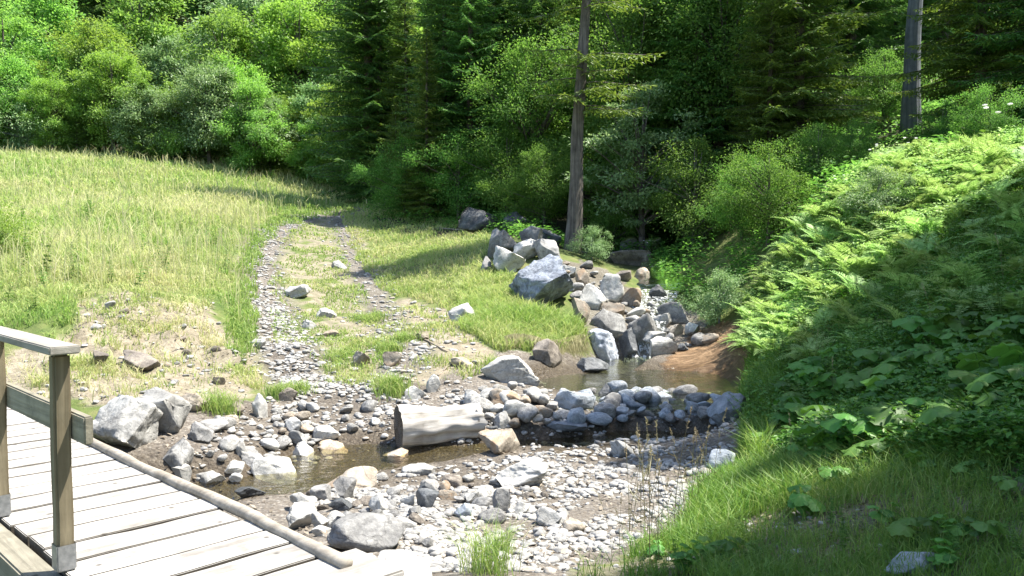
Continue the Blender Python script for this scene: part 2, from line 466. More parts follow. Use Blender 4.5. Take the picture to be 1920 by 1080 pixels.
def zones(x, y, z):
    px, py = proj(x, y, z)
    jx = px + 26 * n2(x, y, 1.6, 11) * np.clip(12 / np.maximum(y, 3), .3, 1.6)
    jy = py + 16 * n2(x, y, 1.6, 12) * np.clip(12 / np.maximum(y, 3), .3, 1.6)
    near = (y > 3) & (y < 40)
    bar = inpoly(jx, jy, P_BAR) & near & (y < 17)
    dirt = inpoly(jx, jy, P_DIRT) & near & (y < 19)
    erod = inpoly(jx, jy, P_EROD) & near & (y < 17)
    slab = inpoly(jx, jy, P_SLAB) & near & (y < 17)
    trk = inpoly(jx, jy, P_TRK) & near
    d1, w1 = segdist(x, y, RUT1); d2, w2 = segdist(x, y, RUT2)
    nz = n2(x, y, 2.5, 13)
    r1 = sstep(1.25, .6, d1 / w1 + .35 * nz); r2 = sstep(1.2, .5, d2 / w2 + .5 * nz)
    gravel = np.maximum(bar * 1.0, np.maximum(r1, r2 * .95))
    inl = inpoly(jx, jy, P_INLET) & near & (y < 23)
    gravel = np.maximum(gravel, inl * .9)
    fore = inpoly(jx, jy, [(1040, 1100), (1250, 1000), (1420, 930), (1700, 880), (2000, 840), (2200, 1300), (1040, 1300)]) & (y > 2) & (y < 9)
    gravel = np.maximum(gravel, fore * sstep(-.3, .5, nz) * .8)
    dirtw = np.maximum.reduce([dirt * .9, fore * .6, erod * .9, trk * .8 * (nz > -.35)])
    return np.clip(gravel, 0, 1), np.clip(dirtw * (1 - gravel), 0, 1), slab * 1.0

gr, di, slb = zones(V[:, 0], V[:, 1], V[:, 2])
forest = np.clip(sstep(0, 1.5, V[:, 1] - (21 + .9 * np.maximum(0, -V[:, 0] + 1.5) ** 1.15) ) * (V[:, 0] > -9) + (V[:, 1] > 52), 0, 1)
wet = np.zeros(len(V))
for P in (STREAM, POOL):
    d, hw = segdist(V[:, 0], V[:, 1], P)
    wet = np.maximum(wet, sstep(2.1, 1.0, d / hw + .25 * n2(V[:, 0], V[:, 1], 2.2, 15)))
d, hw = segdist(V[:, 0], V[:, 1], [low(1060, 842, .3), low(1120, 848, .32)])
wet = np.maximum(wet, sstep(1.8, .8, d / .45))
damp = sstep(.15, .55, n2(V[:, 0], V[:, 1], 1.1, 17)) * .5
wet = np.clip(np.maximum(wet, damp * gr), 0, 1)

def terrain_mat():
    m, n, out = new_mat('ground_surface'); q = NB(n)
    tc = q('TexCoord'); ob = tc.outputs['Object']
    za = q('Attribute', attribute_name='zone'); sep = q('SeparateColor', {0: za.outputs['Color']})
    zb = q('Attribute', attribute_name='zone_b'); sepb = q('SeparateColor', {0: zb.outputs['Color']})
    n_big = q.noise(ob, .6, 5); n_mid = q.noise(ob, 5, 7, .6); n_fine = q.noise(ob, 32, 6, .7)
    grass = q.ramp(q.math('ADD', q.math('MULTIPLY', n_big, .5), q.math('MULTIPLY', n_mid, .5)), [(.35, (.05, .085, .018)), (.5, (.10, .13, .035)), (.65, (.17, .16, .07))])
    dirt = q.ramp(q.math('ADD', q.math('MULTIPLY', n_mid, .5), q.math('MULTIPLY', n_fine, .5)), [(.33, (.10, .08, .058)), (.5, (.22, .185, .14)), (.65, (.35, .31, .25))])
    vo = q('TexVoronoi', {'Vector': ob, 'Scale': 24.0, 'Randomness': 1.0}); vo2 = q('TexVoronoi', {'Vector': ob, 'Scale': 60.0})
    vcol = q('SeparateColor', {0: vo.outputs['Color']}).outputs[0]
    vcol2 = q('SeparateColor', {0: vo2.outputs['Color']}).outputs[0]
    g1 = q.ramp(vcol, [(0, (.10, .085, .07)), (.5, (.165, .145, .12)), (1, (.29, .27, .24))])
    g2 = q.ramp(vcol2, [(0, (.09, .075, .06)), (.6, (.14, .12, .098)), (1, (.26, .24, .21))])
    gravel = q.mix(q.ramp(n_mid, [(.42, (0, 0, 0)), (.58, (1, 1, 1))]), g1, g2)
    gravel = q.mix(q.ramp(vo.outputs['Distance'], [(.45, (0, 0, 0)), (.75, (.7, .7, .7))]), gravel, (.13, .115, .10))
    slab = q.ramp(q.noise(q('Mapping', {'Vector': ob, 'Scale': (1.5, 5, 9)}).outputs[0], 2.2, 7, .65, .5), [(.33, (.06, .04, .022)), (.5, (.17, .105, .055)), (.66, (.32, .22, .13))])
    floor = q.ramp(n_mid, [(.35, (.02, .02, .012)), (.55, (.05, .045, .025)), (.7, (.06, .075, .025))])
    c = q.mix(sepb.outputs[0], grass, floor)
    c = q.mix(sep.outputs[1], c, dirt)
    c = q.mix(sep.outputs[0], c, gravel)
    c = q.mix(sep.outputs[2], c, slab)
    wetc = q.mix(1.0, c, (.42, .37, .29), 'MULTIPLY')
    c = q.mix(sepb.outputs[1], c, wetc)
    hgt = q.math('ADD', q.math('MULTIPLY', q.math('SUBTRACT', 1.0, vo.outputs['Distance']), sep.outputs[0]), q.math('MULTIPLY', n_fine, .8))
    b1 = q('Bump', {'Height': q.math('ADD', hgt, q.math('MULTIPLY', n_mid, 1.2)), 'Strength': .8, 'Distance': .03})
    p = q('BsdfPrincipled', {'Base Color': c, 'Roughness': q.math('SUBTRACT', .92, q.math('MULTIPLY', sepb.outputs[1], .5)), 'Normal': b1.outputs[0]})
    p.inputs['Specular IOR Level'].default_value = .25
    n.links.new(p.outputs[0], out.inputs[0])
    return m
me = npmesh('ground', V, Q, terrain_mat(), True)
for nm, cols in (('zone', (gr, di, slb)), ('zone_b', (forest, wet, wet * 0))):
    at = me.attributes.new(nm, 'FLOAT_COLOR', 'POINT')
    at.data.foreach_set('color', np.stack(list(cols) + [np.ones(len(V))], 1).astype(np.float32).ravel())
kind(link('ground', me), 'structure', 'valley floor of grass, dirt track and gravel streambed', 'ground')

# ------------------------------------------------------------------ water
def water_mat(name, tintc, gl, bump, sc):
    m, n, out = new_mat(name); q = NB(n)
    tc = q('TexCoord'); mp = q('Mapping', {'Vector': tc.outputs['Object'], 'Scale': (1, 2.2, 1)}).outputs[0]
    h = q.math('ADD', q.noise(mp, sc, 4, .6, .6), q.math('MULTIPLY', q.noise(mp, sc * 3.3, 3), .4))
    b = q('Bump', {'Height': h, 'Strength': bump, 'Distance': .02})
    fr = q('Fresnel', {'IOR': 1.33, 'Normal': b.outputs[0]})
    tr = q('BsdfTransparent', {'Color': tintc + (1,)})
    g = q('BsdfGlossy', {'Color': (1, 1, 1, 1), 'Roughness': .06, 'Normal': b.outputs[0]})
    mx = q('MixShader', {0: q.math('MULTIPLY', fr.outputs[0], gl, True), 1: tr.outputs[0], 2: g.outputs[0]})
    n.links.new(mx.outputs[0], out.inputs[0])
    return m
def foam_mat():
    m, n, out = new_mat('white_water'); q = NB(n)
    tc = q('TexCoord'); ob = tc.outputs['Object']
    a = q.noise(q('Mapping', {'Vector': ob, 'Scale': (7, 3, 3)}).outputs[0], 2.5, 6, .7, .8)
    b = q('Bump', {'Height': a, 'Strength': 1.0, 'Distance': .06})
    d = q('BsdfDiffuse', {'Color': (.75, .78, .78, 1), 'Normal': b.outputs[0]})
    g = q('BsdfGlossy', {'Color': (1, 1, 1, 1), 'Roughness': .1, 'Normal': b.outputs[0]})
    tr = q('BsdfTransparent', {'Color': (.72, .76, .66, 1)})
    w1 = q('MixShader', {0: .1, 1: tr.outputs[0], 2: g.outputs[0]})
    mx = q('MixShader', {0: q.ramp(a, [(.48, (0, 0, 0)), (.62, (.85, .85, .85))]), 1: w1.outputs[0], 2: d.outputs[0]})
    n.links.new(mx.outputs[0], out.inputs[0])
    return m
def sheet(name, xs, ys, zf, mat, label):
    XX, YY = np.meshgrid(xs, ys)
    v = np.stack([XX.ravel(), YY.ravel(), zf(XX.ravel(), YY.ravel())], 1)
    i = np.arange(len(v)).reshape(len(ys), len(xs))
    qd = np.stack([i[:-1, :-1], i[:-1, 1:], i[1:, 1:], i[1:, :-1]], -1).reshape(-1, 4)
    # keep only faces close to where the ground dips under the water
    c = v[qd].mean(1)
    keep = H(c[:, 0], c[:, 1]) < c[:, 2] + .06
    qd = qd[keep]
    u, inv = np.unique(qd, return_inverse=True)
    return kind(link(name, npmesh(name, v[u], inv.reshape(-1, 4), mat, True)), 'structure', label, 'water')
wl = water_mat('stream_surface', (.80, .78, .60), 1.1, .9, 5)
wp = water_mat('pool_surface', (.70, .76, .58), 1.5, .95, 4)
sheet('stream_water', np.arange(-7, 4.5, .1), np.arange(4.5, 11.0, .1), lambda x, y: np.where(segdist(x, y, STREAM)[0] < 1.6, WZ_LOW, -3.0) + .012 * n2(x, y, 3, 31), wl, 'shallow clear stream winding past the log towards the bridge')
sheet('pool_water', np.arange(-.3, 4.6, .1), np.arange(10.6, 16.5, .1), lambda x, y: np.where(np.minimum(segdist(x, y, POOL)[0], segdist(x, y, POOLIN)[0]) < 1.9, WZ_POOL, -3.0) + .012 * n2(x, y, 3, 32), wp, 'green pool held back by a dam of stones')
# the little cascade in the gorge above the pool
def ribbon(name, pts, mat, label):
    P = np.array([(p[0], p[1]) for p in pts]); wd = np.array([p[2] for p in pts])
    t = np.linspace(0, len(P) - 1, 50); k = np.arange(len(P))
    x = np.interp(t, k, P[:, 0]); y = np.interp(t, k, P[:, 1]); hw = np.interp(t, k, wd)
    d = unit(np.stack([np.gradient(x), np.gradient(y)], 1)); nrm = np.stack([-d[:, 1], d[:, 0]], 1)
    zc = H(x, y) + .07
    zc = np.maximum.accumulate(zc)
    v = []
    for s in np.linspace(-1, 1, 9):
        xx, yy = x + nrm[:, 0] * hw * s, y + nrm[:, 1] * hw * s
        v.append(np.stack([xx, yy, zc + .03 * n2(xx, yy, 5, 33)], 1))
    v = np.stack(v, 1).reshape(-1, 3); i = np.arange(len(v)).reshape(50, 9)
    qd = np.stack([i[:-1, :-1], i[:-1, 1:], i[1:, 1:], i[1:, :-1]], -1).reshape(-1, 4)
    return kind(link(name, npmesh(name, v, qd, mat, True)), 'structure', label, 'water')
ribbon('cascade_water', GORGE[:3], foam_mat(), 'white water tumbling between the inlet boulders into the pool')
ribbon('gorge_water', GORGE[2:], wp, 'dark calm stream in the shaded gorge')

# ------------------------------------------------------------------ rocks
def ico(sub):
    bm = bmesh.new(); bmesh.ops.create_icosphere(bm, subdivisions=sub, radius=1)
    v = np.array([x.co[:] for x in bm.verts]); t = np.array([[q_.index for q_ in f.verts] for f in bm.faces])
    bm.free(); return v, t
ICO = {s: ico(s) for s in (1, 2, 3, 4, 5)}
def rock_verts(seed, sub=4, cuts=9, rough=.05, lo=.42, hi=.8, round_=0.0):
    rng = np.random.default_rng(seed)
    v, t = ICO[sub]; v = v.copy()
    v *= (1 + .22 * fbm(v * .9 + seed * 3.1, 2, seed))[:, None]
    for _ in range(cuts):
        n_ = rng.normal(size=3); n_ /= np.linalg.norm(n_)
        o = rng.uniform(lo, hi)
        k = np.maximum(0, v @ n_ - o)
        v = v - (k * (1 - round_))[:, None] * n_
    if rough:
        nn = unit(v)
        v = v + nn * (rough * fbm(v * 2.2 + seed, 4, seed + 5, .6))[:, None]
        if sub >= 4: v = v + nn * (rough * .4 * fbm(v * 9 + seed, 3, seed + 9, .6) - rough * .8 * np.maximum(0, .12 - np.abs(fbm(v * 2.6 + seed * 2, 2, seed + 3))) / .12)[:, None]
    mn, mx = v.min(0), v.max(0)
    v = (v - (mn + mx) / 2) / (mx - mn)
    return v, t

def stone(cx, by, wpx, hpx, mat, label, name='boulder', cat='boulder', group=None, seed=None, sub=4, cuts=9, rough=.05, dep=.85, d=None, rotz=None, sink=.27, lo=.38, hi=.72, tilt=None, round_=0.0):
    """one stone seen resting at (cx, by), wpx wide and hpx high in the picture"""
    seed = seed if seed is not None else int(cx * 7 + by * 13) % 9973
    g = G(cx, by - .12 * hpx) if d is None else Vector(W(cx, by - .12 * hpx, d))
    s = g.y / F
    wx, wz = wpx * s, hpx * s
    wy = max(wx * dep, wz * .6)
    v, t = rock_verts(seed, max(sub, 4), cuts + 6 if cuts > 5 else cuts + 1, rough, lo, hi, round_)
    v = v * np.array([wx, wy, wz * (1 + sink)])
    if tilt:
        v = v @ np.array(Matrix.Rotation(R(tilt), 3, 'Y')).T
    me = npmesh(name, v, t, M[mat], True)
    o = link(name, me, None, (g.x, g.y + wy * .32, g.z + wz * (.5 - sink * .5) - .05 * wz))
    if rotz: o.rotation_euler.z = R(rotz)
    tag(o, label, cat, group)
    return o

B = 'boulder'
ST = [
 # left bank by the bridge
 (204, 858, 156, 104, 'pale', 'large pale boulder beside the end of the bridge handrail', dict(sub=5, cuts=8, seed=11)),
 (296, 826, 98, 86, 'pale', 'tall layered boulder standing right of the large pale one by the bridge', dict(cuts=12, seed=5)),
 (355, 778, 48, 38, 'tan', 'flat-topped block at the right end of the boulder row by the bridge', dict(cuts=12)),
 (373, 833, 48, 36, 'grey', 'grey block below the flat-topped stone of the left bank', {}),
 (329, 888, 56, 56, 'grey', 'angular grey boulder at the water edge under the boulder row', dict(cuts=11)),
 (385, 914, 62, 26, 'pale', 'long flat pale stone at the water edge nearest the bridge log', {}),
 (339, 910, 36, 32, 'pale', 'rounded pale stone squeezed against the bridge edge log', {}),
 (462, 938, 60, 22, 'dark', 'flat dark stone lying awash in the stream near the bridge', dict(cuts=6)),
 (512, 910, 86, 46, 'pale', 'long pale rock with a dark undercut side at the stream left bank', dict(cuts=10, seed=3)),
 (477, 886, 52, 40, 'grey', 'rounded grey stone behind the long undercut rock', dict(cuts=5)),
 (428, 894, 48, 24, 'white', 'low whitish stone left of the rounded grey one by the stream', {}),
 (441, 908, 26, 17, 'pale', 'small egg-shaped stone at the tip of the stream left bank', dict(cuts=4)),
 (560, 865, 46, 31, 'white', 'white angular stone at the stream bend opposite the log', {}),
 (556, 840, 36, 30, 'grey', 'blocky grey stone just above the stream bend', dict(cuts=11)),
 (610, 831, 54, 29, 'white', 'long white stone on the shore left of the wooden log', {}),
 (620, 856, 62, 24, 'tan', 'flat yellowish stone lying in the shallow stream edge', dict(cuts=10)),
 (549, 813, 34, 26, 'white', 'whitish stone on the upper left shore of pebbles', {}),
 (484, 789, 30, 46, 'pale', 'upright pale stone standing above the left shore', dict(cuts=10)),
 (450, 860, 26, 30, 'pale', 'upright slim stone amid the left shore cobbles', {}),
 (182, 693, 37, 33, 'brown', 'dark round stone on the grassy bank behind the handrail', dict(cuts=5)),
 (249, 700, 78, 30, 'brown', 'long flat slab leaning on the bank behind the handrail', dict(cuts=12, tilt=14, seed=8)),
 (409, 724, 24, 16, 'tan', 'small tan stone on the dry bank above the shore', {}),
 (540, 756, 34, 26, 'brown', 'dark stone in a hollow at the foot of the track', {}),
 # near bar
 (654, 924, 100, 38, 'tan', 'long tan boulder with a reddish stain at the near stream edge', dict(cuts=8, seed=21)),
 (643, 946, 45, 44, 'grey', 'grey boulder leaning on the front of the long tan boulder', dict(cuts=7)),
 (600, 944, 44, 29, 'grey', 'smooth grey stone left of the long tan boulder', dict(cuts=5)),
 (563, 965, 55, 36, 'pale', 'pale creased stone at the near edge of the stream', dict(rough=.08)),
 (560, 998, 58, 46, 'white', 'big whitish cobble next to the bridge edge log', dict(cuts=8)),
 (599, 1002, 34, 38, 'pale', 'pale upright cobble right of the whitish one by the edge log', {}),
 (633, 1004, 46, 34, 'grey', 'cracked two-tone cobble above the flat bluish slab', dict(cuts=11)),
 (637, 960, 44, 22, 'dark', 'dark flat stone in the middle of the near cobble heap', {}),
 (602, 1007, 38, 18, 'white', 'small white wedge at the foot of the near cobble heap', {}),
 (682, 1037, 152, 56, 'grey', 'broad flat bluish slab lying at the end of the bridge', dict(sub=5, cuts=2, seed=33, rough=.03, dep=.7, lo=.6, hi=.9)),
 (708, 968, 38, 38, 'white', 'bright white stone right of the near cobble heap', {}),
 (800, 962, 46, 38, 'dark', 'smooth dark grey egg-shaped stone on the near gravel bar', dict(cuts=4, rough=.02)),
 (801, 928, 34, 22, 'dark', 'black angular stone behind the dark egg-shaped one', dict(cuts=12)),
 (764, 955, 30, 28, 'white', 'white stone left of the dark egg-shaped one', {}),
 (868, 973, 36, 26, 'shadecobble', 'bluish smooth cobble right of the dark egg-shaped stone', dict(cuts=4)),
 (940, 966, 35, 46, 'grey', 'upright angular grey stone in the middle of the near bar', dict(cuts=11)),
 (910, 936, 44, 22, 'pale', 'flat pale stone left of the white boulder on the bar', {}),
 (980, 918, 102, 50, 'white', 'big white boulder with a dark underside on the gravel bar', dict(cuts=7, seed=44, sub=5)),
 (934, 858, 84, 42, 'tan', 'wedge-shaped stone lying at the right end of the log', dict(cuts=10, seed=9)),
 (738, 870, 50, 23, 'tan', 'rounded tan stone sitting in the stream before the log', dict(cuts=4)),
 (784, 893, 68, 18, 'pale', 'long low stone at the near shore opposite the log', {}),
 (884, 948, 30, 22, 'white', 'small white stone beside the bluish smooth cobble', {}),
 (976, 966, 40, 21, 'white', 'flat white stone right of the upright angular one', {}),
 (1030, 992, 50, 36, 'white', 'whitish block low on the right half of the near bar', {}),
 (1076, 1003, 46, 22, 'tan', 'smooth low tan stone right of the whitish block', dict(cuts=4)),
 (800, 1034, 22, 22, 'grey', 'small round grey stone right of the bluish slab', dict(cuts=4)),
 (776, 975, 26, 24, 'grey', 'little grey wedge in front of the dark egg-shaped stone', {}),
 (812, 741, 28, 36, 'white', 'upright white stone on the far shore behind the log', {}),
 (780, 751, 44, 24, 'white', 'broad white stone left of the upright one behind the log', {}),
 (887, 766, 34, 32, 'pale', 'pale round stone behind the right half of the log', dict(cuts=5)),
 (950, 772, 66, 40, 'tan', 'rough pitted stone topping the left end of the dam', dict(rough=.09)),
 (944, 808, 38, 34, 'pale', 'jagged pale stone in the dam just right of the log', {}),
 (923, 818, 32, 15, 'dark', 'dark flat stone wedged at the right end of the log', {}),
 (957, 724, 112, 54, 'pale', 'large whitish-blue boulder at the left shore of the pool', dict(sub=5, cuts=6, seed=17)),
 (1171, 862, 52, 33, 'white', 'pale flat triangular stone in front of the shaded dam', dict(cuts=11)),
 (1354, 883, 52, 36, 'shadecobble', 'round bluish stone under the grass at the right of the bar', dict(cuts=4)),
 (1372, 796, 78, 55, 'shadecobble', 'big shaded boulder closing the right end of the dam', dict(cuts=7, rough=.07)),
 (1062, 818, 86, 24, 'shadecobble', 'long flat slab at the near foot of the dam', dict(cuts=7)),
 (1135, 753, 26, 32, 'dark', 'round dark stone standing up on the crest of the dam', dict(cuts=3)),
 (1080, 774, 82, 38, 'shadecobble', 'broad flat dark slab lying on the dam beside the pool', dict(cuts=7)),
 # rocks of the centre slope
 (1015, 592, 124, 108, 'bluedark', 'huge veined blue-grey boulder above the grassy hump', dict(sub=5, cuts=7, seed=36, rough=.07, sink=.1, lo=.5, hi=.78)),
 (945, 482, 64, 52, 'grey', 'blocky grey rock at the left top of the rock pile', dict(cuts=12, d=20.4)),
 (996, 472, 46, 46, 'grey', 'pointed grey rock at the summit of the rock pile', dict(cuts=11, d=20.8)),
 (985, 486, 50, 36, 'white', 'white-patched rock in the middle of the rock pile', dict(d=20.2)),
 (1026, 492, 52, 42, 'grey', 'smooth grey rock at the right of the rock pile summit', dict(d=20.0)),
 (955, 514, 62, 50, 'pale', 'pale grey rock under the left side of the rock pile', dict(d=19.4)),
 (911, 520, 24, 37, 'grey', 'upright grey stone standing alone in grass left of the huge boulder', dict(cuts=9)),
 (870, 608, 62, 36, 'white', 'lone white boulder on the bare slope left of the grassy hump', dict(cuts=6, seed=4)),
 (1027, 690, 58, 50, 'brown', 'brown fissured boulder beneath the dry roots of the grassy hump', dict(cuts=10)),
 (1128, 684, 74, 62, 'blue', 'sheer blue-grey block at the left inlet of the pool', dict(cuts=12, sub=5)),
 (1177, 682, 52, 64, 'dark', 'dark pointed boulder right of the sheer block at the inlet', dict(cuts=10)),
 (1112, 700, 68, 25, 'dark', 'thin dark slab jutting over the pool water', dict(cuts=8)),
 (1206, 652, 56, 60, 'grey', 'grey wedge boulder at the top of the pool inlet', dict(cuts=11)),
 (1265, 613, 64, 44, 'grey', 'big smooth grey boulder at the right top of the inlet rocks', dict(cuts=6)),
 (1230, 648, 50, 26, 'pale', 'long low rock below the smooth grey boulder', {}),
 (1246, 669, 54, 34, 'white', 'white-faced block nearest the pool on the right of the inlet', dict(cuts=11)),
 (1268, 635, 32, 25, 'tan', 'tan rock between the long low rock and the brown bank', {}),
 (1302, 632, 32, 25, 'white', 'white rock at the edge of the brown bank', {}),
 (1112, 585, 58, 50, 'white', 'white and rust coloured rock right of the huge boulder', dict(cuts=9)),
 (1146, 570, 52, 54, 'white', 'slanting white slab catching the sun above the inlet', dict(cuts=9, tilt=28)),
 (1186, 580, 38, 40, 'tan', 'tan leaning stone right of the slanting white slab', dict(tilt=20)),
 (1150, 596, 48, 26, 'tan', 'mottled stone below the slanting white slab', {}),
 (1141, 638, 74, 52, 'grey', 'cracked grey rock behind the sheer block at the inlet', dict(cuts=11)),
 (1242, 620, 38, 31, 'pale', 'pale rock in front of the big smooth grey boulder', {}),
 (1093, 540, 28, 34, 'tan', 'tan stone on the right shoulder of the huge boulder', {}),
 (1066, 523, 30, 25, 'pale', 'pale stone just behind the huge boulder', {}),
 (1090, 615, 36, 54, 'tan', 'tall tan stone at the right end of the grassy hump', {}),
 (1195, 502, 108, 30, 'brown', 'long shaded ledge of rock in the dark gorge', dict(cuts=10)),
 (898, 432, 80, 42, 'dark', 'wide dark boulder under the spruces behind the grass', dict(d=25.5)),
 (970, 432, 66, 34, 'dark', 'dark boulder between the wide one and the bare trunk', dict(d=25)),
 (1030, 472, 48, 42, 'dark', 'shaded black boulder just left of the bare trunk foot', dict(d=22)),
 (1187, 482, 50, 36, 'moss', 'moss-capped stone on the ledge in the gorge', dict(cuts=4)),
 (1227, 476, 36, 28, 'moss', 'smaller mossy stone right of the moss-capped one', dict(cuts=4)),
 (1236, 568, 38, 32, 'dark', 'wet black rock in the shaded stream of the gorge', {}),
 (1170, 530, 32, 22, 'brown', 'shaded cobble at the left wall of the gorge', {}),
 (1205, 525, 30, 22, 'tan', 'half-lit cobble under the ledge in the gorge', {}),
 (1280, 660, 26, 14, 'dark', 'little dark stone at the foot of the brown bank', {}),
 # track and slope
 (551, 561, 52, 26, 'white', 'flat white slab in the bend of the track', dict(sink=.5)),
 (576, 619, 32, 18, 'white', 'small white rock beside the left wheel rut', dict(sink=.4)),
 (622, 633, 34, 13, 'tan', 'half-buried stone on the grassy middle of the track', dict(sink=.5)),
 (481, 653, 32, 16, 'white', 'pale stone on the outer edge of the left wheel rut', dict(sink=.4)),
 (634, 505, 36, 16, 'white', 'low white stone in the upper right wheel rut', dict(sink=.5)),
 (676, 690, 34, 30, 'tan', 'tan stone standing in the dirt below the track', dict(sink=.3)),
 (735, 690, 36, 28, 'tan', 'block of tan rock in the dirt above the shore', dict(sink=.3)),
 (610, 598, 40, 19, 'pale', 'scuffed pale stone right of the flat slab on the track', dict(sink=.5)),
 (790, 640, 28, 14, 'tan', 'small tan stone near the fallen stick', {}),
 (866, 690, 44, 18, 'tan', 'flat stone on the bare slope under the lone white boulder', {}),
 (1730, 1082, 150, 36, 'shadecobble', 'flat bluish stone sunk in the shaded foreground ground', dict(cuts=7, rough=.02, sub=5, sink=.5, dep=.5)),
]
for (cx, by, wp_, hp, mt, lab, kw) in ST:
    nm = 'boulder' if wp_ >= 45 else 'stone'
    stone(cx, by, wp_, hp, mt, lab, nm, nm, **kw)
PLACED = [(G(s[0], s[1]).xy, s[2] / 2 * G(s[0], s[1]).y / F) for s in ST if s[6].get('d') is None]

# loose cobbles of each zone: shared shapes, one object each
CV = []
for k in range(14):
    v, t = rock_verts(300 + k, 3, (5, 7, 9, 4)[k % 4], .035, .5, .85, .15)
    CV.append({mn: npmesh('cobble', v, t, M[mn], True) for mn in ('cobble', 'pale', 'white', 'shadecobble', 'tan', 'grey', 'brown')})
def cobbles(poly, n, smin, smax, mats, label, group, heap=0.0, seed=1, gap=.75):
    rng = np.random.default_rng(seed); done = 0; tries = 0
    xs = [p[0] for p in poly]; ys = [p[1] for p in poly]
    while done < n and tries < n * 40:
        tries += 1
        px, py = rng.uniform(min(xs), max(xs)), rng.uniform(min(ys), max(ys))
        if not inpoly(np.array([px]), np.array([py]), poly)[0]: continue
        g = G(px, py)
        r = smin + (smax - smin) * rng.random() ** 1.8
        if any((g.xy - p).length < gap * (r * .5 + q_) for p, q_ in PLACED): continue
        PLACED.append((g.xy, r * .5))
        zz = g.z + r * .1 + (heap * rng.random() if heap else 0)
        me = CV[rng.integers(len(CV))][mats[rng.integers(len(mats))]]
        o = link('cobble', me, None, (g.x, g.y, zz), (rng.normal() * .25, rng.normal() * .25, rng.uniform(0, 6.28)), (r * rng.uniform(.9, 1.35), r * rng.uniform(.75, 1.1), r * rng.uniform(.5, .8)))
        tag(o, label, 'stone', group); done += 1
cobbles([(900, 745), (980, 735), (1060, 760), (1050, 800), (960, 815), (905, 800)], 34, .12, .34, ('pale', 'white', 'cobble', 'tan'), 'sunlit rounded cobble heaped in the left end of the stone dam', 'sunlit cobbles of the dam', .12, 3, .55)
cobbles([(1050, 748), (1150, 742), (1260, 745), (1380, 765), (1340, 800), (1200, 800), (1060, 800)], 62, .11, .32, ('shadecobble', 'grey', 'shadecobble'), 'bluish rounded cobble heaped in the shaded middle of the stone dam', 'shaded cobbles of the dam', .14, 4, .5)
cobbles([(420, 770), (520, 755), (700, 760), (720, 800), (600, 825), (560, 880), (430, 890), (350, 850)], 42, .09, .26, ('pale', 'white', 'cobble', 'grey', 'tan'), 'loose cobble on the pale shore left of the wooden log', 'cobbles of the left shore', .03, 5)
cobbles([(560, 940), (700, 900), (900, 890), (1060, 920), (1060, 985), (900, 990), (760, 1000), (660, 985), (600, 1000)], 42, .08, .2, ('pale', 'white', 'cobble', 'grey', 'tan', 'brown'), 'loose cobble on the near gravel bar below the stream', 'cobbles of the near bar', .02, 6)
cobbles([(1035, 495), (1080, 492), (1130, 515), (1200, 565), (1320, 610), (1330, 640), (1260, 660), (1150, 640), (1085, 570)], 46, .12, .36, ('tan', 'pale', 'grey', 'cobble'), 'broken stone filling the slope between the big inlet boulders', 'stones between the inlet boulders', .08, 8, .45)

cobbles([(150, 600), (250, 560), (400, 570), (430, 640), (420, 690), (200, 690)], 16, .08, .26, ('tan', 'brown', 'pale'), 'half-buried brownish stone in the eroded earth bank behind the bridge', 'stones in the eroded bank', -.05, 12)
